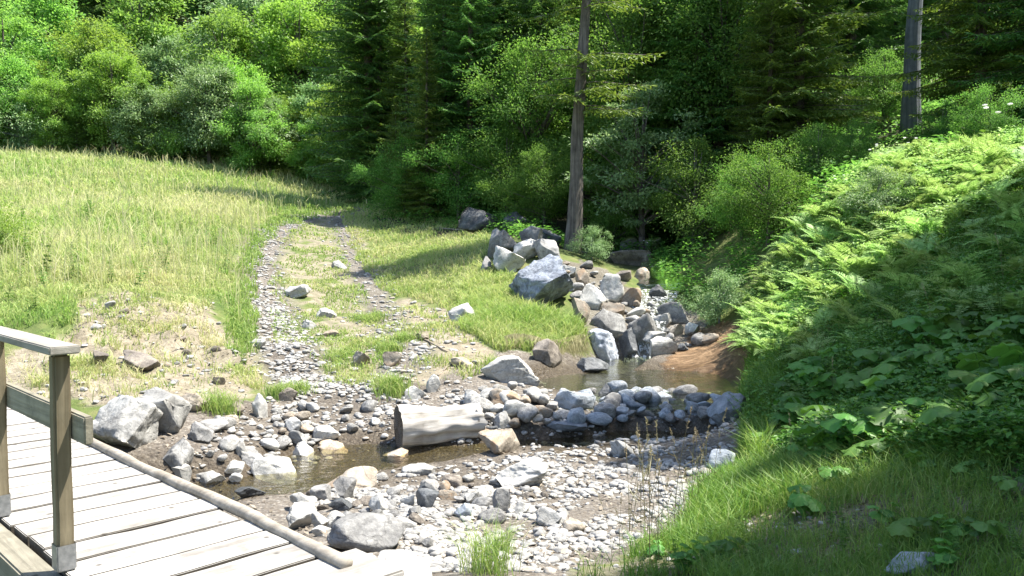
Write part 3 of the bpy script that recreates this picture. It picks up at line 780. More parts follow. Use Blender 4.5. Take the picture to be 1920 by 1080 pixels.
# gravel: pebbles nobody could count
def pebbles():
    acc = Acc(); rng = np.random.default_rng(5)
    shapes = [rock_verts(700 + k, 2, 5, .03, .5, .85) for k in range(8)] + [rock_verts(800 + k, 1, 3, .0, .6, .9) for k in range(4)]
    def fill(poly, n, dmin, dmax, smin, smax, hi=True, test=None, thr=.0, over=6):
        y = rng.uniform(dmin, dmax, n * over); x = rng.uniform(-.68 if over < 20 else -.32, .64 if over < 20 else -.1, n * over) * y
        z = H(x, y); px, py = proj(x, y, z)
        ok = inpoly(px, py, poly) if poly else np.ones(len(x), bool)
        if test is not None: ok &= test(x, y)
        ok &= n2(x, y, 2.2, 41) + rng.normal(size=len(x)) * .4 > thr
        x, y, z = x[ok][:n], y[ok][:n], z[ok][:n]
        for i in range(len(x)):
            r = smin + (smax - smin) * rng.random() ** 2.5
            v, t = shapes[rng.integers(8) if (hi and r > .03) else 8 + rng.integers(4)]
            a = rng.uniform(0, 6.28); ca, sa = math.cos(a), math.sin(a)
            u = v * np.array([r * rng.uniform(.9, 1.5), r, r * rng.uniform(.4, .75)])
            u = np.stack([u[:, 0] * ca - u[:, 1] * sa, u[:, 0] * sa + u[:, 1] * ca, u[:, 2]], 1) + np.array([x[i], y[i], z[i] + r * .12])
            acc.add(u, t, rng.random())
    barfar = [(420, 765), (560, 735), (700, 715), (830, 712), (900, 740), (900, 830), (700, 835), (560, 880), (430, 905), (330, 900)]
    near = [(560, 940), (700, 890), (1000, 850), (1380, 830), (1330, 900), (1280, 960), (1200, 1010), (1060, 1085), (700, 1085), (760, 1030), (600, 990)]
    fill(near, 6500, 4.4, 9.8, .015, .085, True, None, .1)
    fill(near, 4500, 4.4, 7, .01, .045, True, None, .15)
    fill(barfar, 3200, 7.2, 13, .02, .11)
    fill(P_DIRT, 1200, 10.5, 18, .02, .12)
    fill(P_EROD, 1200, 8.5, 16, .02, .1)
    fill([(600, 740), (900, 700), (1400, 740), (1400, 850), (900, 850)], 2500, 9, 13, .02, .1)
    fill([(1040, 1085), (1250, 1010), (1420, 940), (1700, 890), (1930, 850), (1930, 1085)], 500, 3.8, 6.5, .012, .05, True, None, .1)
    fill(None, 2300, 11, 34, .02, .11, True, lambda x, y: segdist(x, y, RUT1)[0] < .36 + .2 * rng.normal(size=len(x)), -.35, 24)
    fill(None, 900, 11, 16.5, .03, .1, True, lambda x, y: segdist(x, y, RUT1)[0] < .3 + .15 * rng.normal(size=len(x)), -.5, 40)
    fill(None, 1000, 11.5, 34, .02, .11, True, lambda x, y: segdist(x, y, RUT2)[0] < .38 + .3 * rng.normal(size=len(x)), -.2, 24)
    m, n, out = new_mat('pebble'); q = NB(n)
    f = q('Attribute', attribute_name='tint').outputs['Fac']
    tc = q('TexCoord')
    c = q.ramp(f, [(0, (.08, .075, .07)), (.3, (.18, .17, .155)), (.7, (.26, .245, .22)), (.88, (.37, .355, .325)), (1, (.25, .19, .13))])
    c = q.mix(.35, c, q.ramp(q.noise(tc.outputs['Object'], 40, 5), [(.35, (.2, .2, .2)), (.65, (.6, .6, .58))]))
    p = q('BsdfPrincipled', {'Base Color': c, 'Roughness': .85}); p.inputs['Specular IOR Level'].default_value = .2
    n.links.new(p.outputs[0], out.inputs[0])
    kind(link('gravel', acc.mesh('gravel', m, True)), 'stuff', 'loose gravel and pebbles of the streambed and the wheel ruts', 'gravel')
pebbles()

# ------------------------------------------------------------------ timber footbridge
E = np.array([-.7071, .7071, 0]); N_ = np.array([.7071, .7071, 0]); U = np.array([0, 0, 1.])
def board(name, parent, mat, o, s0, s1, n0, n1, z0, z1, bev=.008, warp=0, seed=0, edge=None):
    """board between s (along the bridge), n (across) and z; object axes follow the bridge"""
    bm = bmesh.new()
    bmesh.ops.create_cube(bm, size=1)
    L = (s1 - s0, n1 - n0, z1 - z0)
    for v in bm.verts: v.co = Vector((v.co.x * L[0], v.co.y * L[1], v.co.z * L[2]))
    longax = max(range(3), key=lambda i: L[i])
    es = [e for e in bm.edges if abs((e.verts[0].co - e.verts[1].co)[longax]) > 1e-4]
    bmesh.ops.subdivide_edges(bm, edges=es, cuts=10, use_grid_fill=True)
    bmesh.ops.bevel(bm, geom=[e for e in bm.edges if len(e.link_faces) == 2 and e.calc_face_angle(0) > 1], offset=bev, segments=2, affect='EDGES')
    if warp:
        co_ = np.array([v.co[:] for v in bm.verts])
        d = fbm(co_ * 3 + seed * 7.7, 3, seed)
        for v, k in zip(bm.verts, d): v.co += Vector((k * warp, k * warp * .6, k * warp))
    me = bpy.data.meshes.new(name); bm.to_mesh(me); bm.free(); me.materials.append(mat)
    for p in me.polygons: p.use_smooth = False
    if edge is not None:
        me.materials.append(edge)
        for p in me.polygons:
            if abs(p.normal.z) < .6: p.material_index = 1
    c = E * (s0 + s1) / 2 + N_ * (n0 + n1) / 2 + U * (z0 + z1) / 2
    return link(name, me, parent, tuple(c - np.array(o)), (0, 0, R(135)))
M['deck'] = wood_mat('bleached_deck', (.17, .155, .135), (.42, .405, .38), 'Y', .7, .5, stain=.5)
M['deckedge'] = wood_mat('shade_plank_edge', (.03, .026, .02), (.11, .095, .075), 'Y', .8, .4)  # dark brown sides paint the shade of the gaps between planks
M['rail'] = wood_mat('weathered_rail', (.10, .092, .07), (.27, .25, .195), 'X', .8, .5, stain=.5)
M['railtop'] = wood_mat('grey_rail_cap', (.2, .185, .16), (.38, .355, .31), 'X', .8, .4, stain=.4)
M['post'] = wood_mat('treated_post', (.085, .07, .042), (.25, .21, .14), 'Z', .6, .4)
M['edgelog'] = wood_mat('stripped_pole', (.13, .11, .085), (.36, .325, .275), 'X', .6, .6)
M['log'] = wood_mat('bleached_log', (.16, .14, .115), (.66, .635, .595), 'X', .3, 1.0, stain=.45)
def metal():
    m, n, out = new_mat('galvanised_steel'); q = NB(n)
    tc = q('TexCoord')
    c = q.ramp(q.noise(tc.outputs['Object'], 30, 4), [(.3, (.22, .23, .24)), (.7, (.40, .41, .42))])
    p = q('BsdfPrincipled', {'Base Color': c, 'Roughness': .45, 'Metallic': .8}); n.links.new(p.outputs[0], out.inputs[0])
    return m
M['steel'] = metal()
BO = np.array([-1.6, 3.0, 0.])
br = link('timber_footbridge', None, None, tuple(BO))
tag(br, 'weathered timber footbridge with a handrail crossing the stream at left', 'footbridge')
def bs(x, y): return float(np.dot(E, (x, y, 0)))
S_END = bs(-.86, 4.36)                                    # near end of the planks at the log
NL, NR = 1.295, 2.31
s = S_END + .02
for k in range(26):
    pw = .26 + .012 * math.sin(k * 2.3)
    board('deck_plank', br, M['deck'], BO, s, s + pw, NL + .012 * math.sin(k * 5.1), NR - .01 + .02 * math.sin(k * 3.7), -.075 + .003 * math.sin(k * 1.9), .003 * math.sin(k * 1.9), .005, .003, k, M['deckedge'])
    s += pw + .021
S_FAR = s
ap = board('approach_board', br, M['deck'], BO, S_END - .42, S_END + .005, NL - .15, NR + .2, -.062, -.006, .01, .004, 77)
board('approach_board', br, M['deck'], BO, S_END - .9, S_END - .435, NL - .3, NR + .0, -.075, -.012, .01, .004, 78)
board('side_beam', br, M['rail'], BO, S_END - .1, S_FAR, NL - .16, NL - .014, -.24, -.02, .01)
board('side_beam', br, M['rail'], BO, S_END - .1, S_FAR, NR - .12, NR - .01, -.27, -.068, .01)
# stripped pole along the right edge of the deck
pts = [E * t + N_ * (NR + .005 + .012 * math.sin(t * 1.7)) + U * (.016 + .006 * math.sin(t * 2.9)) for t in np.linspace(S_END - .2, S_FAR, 40)]
v, t = tube(np.array(pts) - BO, [.036 + .003 * math.sin(i * 1.3) for i in range(40)], 14)
v = v + .004 * fbm(v * 8, 3, 3)[:, None]
link('edge_pole', npmesh('edge_pole', v, t, M['edgelog'], True), br)
SP1 = bs(-2.21, 4.085); POSTS = [SP1, SP1 + 1.17, SP1 + 2.34, SP1 + 3.5]
for sp in POSTS:
    po = board('handrail_post', br, M['post'], BO, sp - .039, sp + .039, NL - .042, NL + .038, .004, 1.085, .012, .004, int(sp * 10))
    ctr = E * sp + N_ * (NL - .0025) + U * .5445
    bm = bmesh.new(); bmesh.ops.create_cube(bm, size=1)
    for vv in bm.verts: vv.co = Vector((vv.co.x * .088, vv.co.y * .09, vv.co.z * .13))
    for f in [f for f in bm.faces if f.normal.z > .5]: bm.faces.remove(f)
    bmesh.ops.bevel(bm, geom=[e for e in bm.edges if len(e.link_faces) == 2], offset=.006, segments=2, affect='EDGES')
    me = bpy.data.meshes.new('post_shoe'); bm.to_mesh(me); bm.free(); me.materials.append(M['steel'])
    link('post_shoe', me, po, (0, 0, .069 - .5445))
cap = board('handrail', br, M['railtop'], BO, SP1 - .11, SP1 + 4.2, NL - .075, NL + .065, 1.087, 1.128, .006, .003, 5)
board('middle_rail', br, M['rail'], BO, SP1 - .2, SP1 + 4.2, NL + .041, NL + .085, .65, .79, .008, .003, 6)
# concrete sill with a crack at the end of the bridge
def sill():
    rng = np.random.default_rng(2)
    top = [Wz(600, 1046, -.03), Wz(690, 1036, -.03), Wz(760, 1036, -.05), Wz(800, 1062, -.06), Wz(820, 1110, -.05), Wz(640, 1140, -.03), Wz(560, 1100, -.03)]
    m, n, out = new_mat('concrete_slab'); q = NB(n)
    tc = q('TexCoord'); a = q.noise(tc.outputs['Object'], 6, 8, .65)
    c = q.ramp(a, [(.35, (.40, .38, .34)), (.6, (.62, .6, .56))])
    b = q('Bump', {'Height': q.noise(tc.outputs['Object'], 22, 8, .7), 'Strength': .7, 'Distance': .02})
    p = q('BsdfPrincipled', {'Base Color': c, 'Roughness': .9, 'Normal': b.outputs[0]}); n.links.new(p.outputs[0], out.inputs[0])
    P = np.array(top); c0 = P.mean(0)
    crack = lambda f: np.array(Wz(705 + 46 * f + 6 * math.sin(f * 9), 1036 + 80 * f, -.03))[:2]
    xs = np.arange(P[:, 0].min() - .1, P[:, 0].max() + .1, .02); ys = np.arange(P[:, 1].min() - .1, P[:, 1].max() + .1, .02)
    XX, YY = np.meshgrid(xs, ys); x, y = XX.ravel(), YY.ravel()
    ins = inpoly(x + .03 * n2(x, y, 6, 51), y + .03 * n2(x, y, 6, 52), [tuple(p[:2]) for p in P])
    pts_ = [tuple(crack(f)) + (0,) for f in np.linspace(-.1, 1.1, 14)]
    dc, _ = segdist(x, y, pts_)
    z = -.035 + .012 * n2(x, y, 3, 53) - .05 * sstep(.022, .008, dc + .008 * n2(x, y, 14, 54))
    z = np.where(ins, z, -.3)
    i = np.arange(len(x)).reshape(len(ys), len(xs))
    qd = np.stack([i[:-1, :-1], i[:-1, 1:], i[1:, 1:], i[1:, :-1]], -1).reshape(-1, 4)
    keep = ins[qd].any(1); qd = qd[keep]; u, inv = np.unique(qd, return_inverse=True)
    v = np.stack([x, y, z], 1)[u] - np.array([c0[0], c0[1], 0])
    o = link('concrete_sill', npmesh('concrete_sill', v, inv.reshape(-1, 4), m, True), None, (c0[0], c0[1], 0))
    tag(o, 'cracked pale concrete sill at the near end of the footbridge', 'slab')
sill()

# ------------------------------------------------------------------ cut log, sticks
def cut_log():
    L_, r = 1.02, .228
    a0 = np.array(Wz(744, 838, -.68)); a0 = np.array([a0[0], a0[1] + .1, -.70 + r * .93])
    ax = unit(np.array([.925, .38, .0]))
    n_ = 60; seg = 40
    rng = np.random.default_rng(4)
    side = unit(np.cross(ax, U)); up = np.cross(side, ax)
    v = []
    for i in range(n_):
        tt = i / (n_ - 1); th = np.arange(seg) * 2 * math.pi / seg
        rr = r * (1 - .1 * tt) * (1 - .05 * np.cos(th * 2)) * np.ones(seg)
        P3 = np.stack([np.cos(th) * 2.2, np.sin(th) * 2.2, np.full(seg, tt * 1.2)], 1)
        rr = rr + .045 * fbm(P3 * np.array([.8, .8, 1.5]), 3, 8) + .016 * fbm(P3 * np.array([5, 5, .6]), 3, 9) - .045 * np.maximum(0, .13 - np.abs(fbm(P3 * np.array([1.7, 1.7, .3]), 2, 19))) / .13 - .03 * np.maximum(0, .06 - np.abs(fbm(P3 * np.array([3.5, 3.5, .35]), 2, 29))) / .06
        jag = .10 * fbm(np.stack([np.cos(th) * 1.5, np.sin(th) * 1.5, th * 0 + 3], 1), 3, 12) if i == n_ - 1 else 0
        v.append((tt * L_ + jag)[..., None] * np.array([1, 0, 0]) + np.stack([th * 0, np.cos(th) * rr, np.sin(th) * rr], 1) if np.ndim(jag) else np.stack([th * 0 + tt * L_, np.cos(th) * rr, np.sin(th) * rr], 1))
    v = np.concatenate(v); t = []
    for i in range(n_ - 1):
        for j in range(seg):
            a, b = i * seg + j, i * seg + (j + 1) % seg
            t += [(a, b, b + seg), (a, b + seg, a + seg)]
    root = link('cut_log', None, None, tuple(a0 - U * .2))
    tag(root, 'bleached barkless length of tree trunk lying in the stream', 'log')
    rot = Matrix((ax, -side, up)).transposed().to_euler()
    o1 = link('log_body', npmesh('log_body', v, np.array(t), M['log'], True), root, (0, 0, .2), rot)
    # end faces
    m, n, out = new_mat('dark_end_grain'); q = NB(n)
    tc = q('TexCoord'); wv = q('TexWave', {'Vector': tc.outputs['Object'], 'Scale': 14.0, 'Distortion': 2.0, 'Detail': 3.0}, wave_type='RINGS', rings_direction='X').outputs[1]
    c = q.ramp(q.math('ADD', q.math('MULTIPLY', wv, .4), q.math('MULTIPLY', q.noise(tc.outputs['Object'], 9, 6), .6)), [(.3, (.035, .028, .02)), (.7, (.14, .11, .08))])
    p = q('BsdfPrincipled', {'Base Color': c, 'Roughness': .85}); n.links.new(p.outputs[0], out.inputs[0])
    for i in (0, n_ - 1):
        ring = v[i * seg:(i + 1) * seg]
        cen = ring.mean(0)
        rings = [cen + (ring - cen) * f + np.array([1, 0, 0]) * .01 * np.sin(np.arange(seg)[:, None] * 3 + f * 20) * (f < .95) * f for f in (1, .8, .55, .3)]
        vv = np.concatenate(rings + [cen[None]]); tt = []
        for k in range(3):
            for j in range(seg):
                a, b = k * seg + j, k * seg + (j + 1) % seg
                tt += [(a, b, b + seg), (a, b + seg, a + seg)]
        for j in range(seg): tt.append((3 * seg + j, 3 * seg + (j + 1) % seg, 4 * seg))
        link('sawn_end', npmesh('sawn_end', vv, np.array(tt), m, False), root, (0, 0, .2), rot)
cut_log()
def stick(pts, r, label):
    P = np.array([np.array(G(*p)) + U * r for p in pts])
    tt = np.linspace(0, 1, 14); k = np.linspace(0, 1, len(P))
    Q_ = np.stack([np.interp(tt, k, P[:, i]) for i in range(3)], 1)
    Q_ += .012 * np.stack([fbm(Q_ * 6, 2, s_) for s_ in (1, 2, 3)], 1)
    c0 = Q_[0].copy()
    v, t = tube(Q_ - c0, np.linspace(r, r * .5, 14), 6)
    tag(link('stick', npmesh('stick', v, t, M['twig'], True), None, tuple(c0)), label, 'stick')
stick([(764, 628), (800, 640), (838, 662)], .022, 'long dry stick lying on the bare slope below the track')
stick([(822, 706), (838, 690), (852, 682)], .016, 'short pale stick on the bare slope near the pool boulder')
stick([(820, 430), (850, 432), (884, 436)], .03, 'dead branch lying in the grass before the dark wide boulder')
stick([(1196, 838), (1160, 830), (1122, 836)], .012, 'thin wet twig on the gravel before the shaded dam')

# ------------------------------------------------------------------ trees
def deciduous(seed, h, r, zb, nclump, nleaf, ls, mat, squash=.65, crf=.25, wood_='bark_pale', la=.4):
    rng = np.random.default_rng(seed)
    wood, leaf = Acc(), Acc()
    n_ = 9
    tp = np.stack([np.cumsum(rng.normal(size=n_) * .04 * h / 8), np.cumsum(rng.normal(size=n_) * .04 * h / 8), np.linspace(-.3, h * .88, n_)], 1)
    tr = np.linspace(.022 * h, .004 * h, n_)
    wood.add(*tube(tp, tr, 8))
    d = unit(rng.normal(size=(nclump, 3)))
    rad = rng.random(nclump) ** (1 / 2.6)
    c = d * rad[:, None]
    lob = 1 + la * fbm(d * 2.0 + seed, 2, seed)
    zc, hz = (zb + h) / 2, (h - zb) / 2
    taper = 1 - .35 * np.clip(c[:, 2], 0, 1) ** 1.5
    cen = np.stack([c[:, 0] * r * lob * taper, c[:, 1] * r * lob * taper, zc + c[:, 2] * hz * (.9 + .1 * lob)], 1)
    for k in range(0, nclump, 2):
        z0 = max(.08 * h, cen[k, 2] * rng.uniform(.45, .75))
        j = np.interp(z0, tp[:, 2], np.arange(n_))
        p0 = np.array([np.interp(j, np.arange(n_), tp[:, i]) for i in range(3)])
        mid = (p0 + cen[k]) / 2 + np.array([0, 0, .06 * h * rng.random()]) + rng.normal(size=3) * .05 * r
        tt = np.linspace(0, 1, 6)[:, None]
        pp = (1 - tt) ** 2 * p0 + 2 * tt * (1 - tt) * mid + tt ** 2 * cen[k]
        wood.add(*tube(pp, np.linspace(.007 * h, .0015 * h, 6), 5))
    per = max(4, nleaf // nclump)
    for k in range(nclump):
        cr = crf * r * rng.uniform(.45, 1.5)
        m = int(per * rng.uniform(.6, 1.4))
        o = unit(rng.normal(size=(m, 3))) * (rng.random(m) ** .6 * rng.choice([1, 1, 1, 1.5], m))[:, None]
        o *= np.array([cr, cr, cr * squash])
        p = cen[k] + o
        ax = unit(o) * .7 + rng.normal(size=(m, 3)) * .55 + d[k] * .4 - np.array([0, 0, .25])
        v, t = leafquads(p, ax, ls * rng.uniform(.6, 1.35, m), ls * .55 * rng.uniform(.7, 1.2, m), rng, up=np.array([0, 0, 1.]) + d[k] * .5)
        leaf.add(v, t)
    return wood.mesh('trunk', M[wood_]), leaf.mesh('crown', M[mat])

def spruce(seed, h, r, zb, mat, whorl=.42, twl=.17, dens=1.0, droop=.28, trunk_r=None, lit=None, bark='bark', lean=(0, 0), extra=()):
    rng = np.random.default_rng(seed)
    wood, leaf = Acc(), Acc()
    tr = trunk_r or .014 * h
    n_ = 14
    zz = np.linspace(-.3, h, n_)
    tp = np.stack([lean[0] * zz / h + .004 * h * np.cumsum(rng.normal(size=n_)) * .4, lean[1] * zz / h + .004 * h * np.cumsum(rng.normal(size=n_)) * .4, zz], 1)
    fl = 1 + .35 * np.exp(-np.maximum(zz, 0) / .5)
    v, t = tube(tp, tr * fl * (1 - .9 * np.maximum(zz, 0) / h), 14)
    vv = v.copy(); k = fbm(v * np.array([9, 9, 1.2]), 3, seed); v = v + unit(v * np.array([1, 1, 0]) - tp[np.minimum(np.arange(len(v)) // 14, n_ - 1)] * np.array([1, 1, 0])) * (k * tr * .14)[:, None]
    wood.add(v, t)
    z = zb
    P, A, L, Wd = [], [], [], []
    jobs = [(e[0], e[1], e[2], .25) for e in extra]
    while z < h * .985:
        f = (z - zb) / (h - zb)
        bl = r * (1 - f) ** .85 * (1 if zb > .2 * h else min(1, .75 + .5 * f * 4)) + .12
        nb = int(rng.integers(7, 10))
        a0 = rng.uniform(0, 6.28)
        for b in range(nb):
            jobs.append((z + rng.normal() * whorl * .3, a0 + b * 6.283 / nb + rng.normal() * .25, bl * rng.uniform(.65, 1.15), f))
        z += whorl * rng.uniform(.75, 1.25) * (.6 + .4 * (1 - f))
    if True:
        for zz_, a, ln, f in jobs:
            c0 = np.array([np.interp(zz_, tp[:, 2], tp[:, 0]), np.interp(zz_, tp[:, 2], tp[:, 1]), zz_])
            dr = np.array([math.cos(a), math.sin(a), 0]); sd = np.array([-math.sin(a), math.cos(a), 0])
            ns = max(4, int(ln / .16 * dens))
            tt = (np.arange(ns) + .6) / ns
            rise = .18 * (1 - f)
            curve = lambda q_: c0 + dr * (q_ * ln)[:, None] + U * (ln * (rise * q_ - droop * 1.6 * q_ ** 1.6 + droop * .55 * q_ ** 4 + f * .5 * q_))[:, None]
            if ln > .5: wood.add(*tube(curve(np.linspace(0, .95, 6)), np.linspace(.012 + .006 * ln, .004, 6), 4, False))
            pts = curve(tt)
            tang = unit(np.gradient(pts, axis=0)) if ns > 1 else dr[None]
            for sgn in (-1, 1):
                lat = ln * .36 * (1 - tt) ** .8 * np.sin(np.minimum(1, tt * 3 + .25) * 1.57) + .08
                base_d = unit(tang * .75 + sgn * sd * .8 + U * -.22)
                m = np.maximum(1, np.round(lat / (twl * .62)).astype(int))
                for q_ in range(m.max()):
                    ok = m > q_
                    pos = pts[ok] + base_d[ok] * (twl * .6 * q_) + U * (-.05 * (q_ ** 1.4) * twl)[..., None] if False else pts[ok] + base_d[ok] * (twl * .6 * q_) - U * (.06 * q_ ** 1.4 * twl)
                    for w_ in (-1, 1):
                        axd = base_d[ok] + w_ * tang[ok] * .75 * (1 if q_ < m.max() - 1 else .3) + rng.normal(size=pos.shape) * .2 - U * .18
                        P.append(pos); A.append(axd); L.append(twl * rng.uniform(.6, 1.25, len(pos))); Wd.append(twl * .24 * rng.uniform(.7, 1.3, len(pos)))
            P.append(pts); A.append(tang + rng.normal(size=pts.shape) * .15); L.append(np.full(ns, twl)); Wd.append(np.full(ns, twl * .3))
    v, t = leafquads(np.concatenate(P), np.concatenate(A), np.concatenate(L), np.concatenate(Wd), rng, up=U)
    leaf.add(v, t)
    return wood.mesh('trunk', M[bark]), leaf.mesh('crown', M[mat])

TREES = {}
def proto(key, fn, *a, **k):
    TREES[key] = fn(*a, **k)
proto('ash1', deciduous, 1, 8.5, 3.0, .4, 100, 24000, .20, 'leaf_ash', wood_='bark')
proto('ash2', deciduous, 2, 9.5, 2.9, .6, 110, 24000, .19, 'leaf_lime', wood_='bark')
proto('ash3', deciduous, 3, 7.5, 3.2, .2, 100, 24000, .20, 'leaf_grey', wood_='bark')
proto('bush1', deciduous, 4, 3.6, 2.2, .0, 60, 10000, .13, 'leaf_grey', .75, .26)
proto('bush2', deciduous, 5, 3.0, 2.3, .0, 60, 10000, .12, 'leaf_lime', .75, .26)
proto('dark1', deciduous, 6, 8.0, 2.6, .0, 110, 36000, .12, 'leaf_dark', .8, .3, wood_='bark', la=.6)
proto('dark2', deciduous, 7, 5.0, 2.2, .0, 80, 24000, .105, 'leaf_dark', .8, .3, wood_='bark', la=.7)
proto('hazel', deciduous, 8, 9.0, 2.6, 1.2, 100, 24000, .14, 'leaf_lime', wood_='bark')
proto('maple', deciduous, 12, 6.5, 2.3, .9, 90, 11000, .15, 'leaf_grey', .4, .24, wood_='bark')
proto('spruce1', spruce, 21, 17, 3.2, .4, 'needle', .46, .24, .9)
proto('spruce2', spruce, 22, 15, 3.0, .2, 'needle', .42, .21, 1.1)
proto('spruce3', spruce, 23, 14, 2.7, .6, 'needle_lit', .42, .2, 1.1)
proto('young', spruce, 24, 3.2, 1.25, .1, 'needle_lit', .24, .12, 1.2, .1)
proto('bare', spruce, 25, 14, 1.7, 6.6, 'needle_lit', .8, .2, .9, trunk_r=.2, lean=(.75, .1), extra=[(3.7 + .12 * i, a_, l_) for i, (a_, l_) in enumerate([(-.5, 1.7), (.2, 2.0), (-1.9, 1.6), (-2.6, 1.5), (-1.2, 1.8), (.5, 1.8), (-.1, 1.9), (3.0, 1.4), (-.8, 1.6), (-2.2, 1.4), (-1.5, 1.7), (-1.75, 1.3), (-.3, 2.1), (-2.9, 1.6)])])
proto('pole', spruce, 26, 20, 2.3, 9.5, 'needle', .6, .2, .8, trunk_r=.25, bark='bark_pale')

def tree(key, name, px, d, sc, label, cat='tree', group=None, rz=None, dz=0, pos=None):
    if pos is None:
        x = (px - 960) / F * d; y = d
    else: x, y = pos
    root = link(name, None, None, (x, y, ground(x, y) + dz), (0, 0, rz if rz is not None else (px * .37 + d * 1.7) % 6.28), sc)
    tr, cr = TREES[key]
    link('trunk', tr, root); link('crown', cr, root)
    tag(root, label, cat, group)
    return root
DT, SP_, BU = 'deciduous_tree', 'spruce_tree', 'shrub'
# bright wood edge behind the meadow
g1 = 'leafy trees along the meadow edge'
for key, nm, px, d, sc, lab in [
 ('ash1', DT, 20, 50, 1.05, 'sunlit leafy tree at the far left edge of the meadow'),
 ('ash2', DT, 190, 51, .92, 'yellow-green leafy tree with a round top, second from the left at the meadow edge'),
 ('ash3', DT, 330, 52, .95, 'greyish-green leafy tree behind the little sunlit spruce'),
 ('ash1', DT, 425, 53, 1.12, 'tall bright leafy tree behind the pale bush of the meadow edge'),
 ('ash2', DT, 560, 54, 1.2, 'tallest lime-green leafy tree at the meadow edge, right of the pale bush'),
 ('ash2', DT, 655, 52, 1.1, 'yellowish leafy tree next to the dark tall spruce'),
 ('ash1', DT, 100, 56, 1.25, 'broad leafy tree behind the gap between the first two meadow trees'),
 ('ash3', DT, 500, 60, 1.4, 'tall pale leafy tree rising behind the meadow edge row'),
 ('ash1', DT, 270, 60, 1.3, 'leafy tree rising behind the yellow-green round-topped one'),
 ('ash3', DT, 690, 58, 1.45, 'high leafy tree rising behind the yellowish one beside the tall spruce'),
 ('ash2', DT, 610, 64, 1.6, 'high lime-green crown at the top of the picture left of the spruces'),
 ('ash3', DT, -60, 52, 1.1, 'leafy tree cut by the left border of the picture'),
]: tree(key, nm, px, d, sc, lab, 'tree', g1)
g7 = 'young leafy trees filling the meadow edge'
for i in range(22):
    px = -90 + i * 37 + (i * 29 % 17); d = 46.5 + (i * 7 % 5) * .9 - .0032 * max(0, px - 300) 
    tree(('ash1', 'ash3', 'ash2')[i % 3], DT, px, d, .42 + .07 * (i * 5 % 6), 'low young leafy tree in the row along the back of the meadow', 'tree', g7)
g2 = 'bushes at the foot of the wood edge'
for key, nm, px, d, sc, lab in [
 ('bush1', BU, 475, 47, 1.05, 'pale silvery round bush at the back of the meadow'),
 ('bush2', BU, 640, 47, 1.1, 'yellow-green spreading bush where the track leaves the meadow'),
 ('bush1', BU, 60, 47, .95, 'greyish bush at the left back of the meadow'),
 ('bush2', BU, 330, 47, .8, 'low green bush under the little spruce of the meadow edge'),
 ('dark2', BU, 395, 48.5, .75, 'dark shaded bush in the gap left of the pale silvery one'),
 ('dark2', BU, 185, 48.5, .8, 'dark bush below the yellow-green round-topped tree'),
 ('bush2', BU, 560, 47.5, .85, 'low bright bush right of the pale silvery one'),
 ('bush2', BU, 700, 44, .8, 'small bright bush at the right end of the meadow'),
]: tree(key, nm, px, d, sc, lab, 'bush', g2)
tree('young', 'young_spruce', 275, 46.5, 1.35, 'little sunlit spruce in front of the meadow edge trees', 'tree')
tree('young', 'young_spruce', 350, 47.5, .95, 'smaller spruce right of the little sunlit one', 'tree')
tree('young', 'young_spruce', 150, 47, .8, 'tiny dark spruce low at the left of the meadow edge', 'tree')
# spruces behind
g3 = 'spruces standing behind the leafy edge'
for i, (px, d, sc, key) in enumerate([(-40, 66, 1.2, 'spruce1'), (45, 64, 1.15, 'spruce2'), (130, 68, 1.25, 'spruce1'), (210, 66, 1.1, 'spruce2'), (310, 72, 1.2, 'spruce1'), (400, 70, 1.2, 'spruce2'), (640, 74, 1.35, 'spruce1'), (700, 78, 1.4, 'spruce2'), (540, 80, 1.35, 'spruce1'), (460, 82, 1.3, 'spruce2'), (90, 78, 1.3, 'spruce1'), (260, 82, 1.3, 'spruce2'), (10, 84, 1.4, 'spruce1'), (360, 88, 1.4, 'spruce1'), (590, 90, 1.5, 'spruce2')]):
    tree(key, SP_, px, d, sc, 'dark spruce rising behind the sunlit leafy trees of the meadow edge', 'tree', g3)
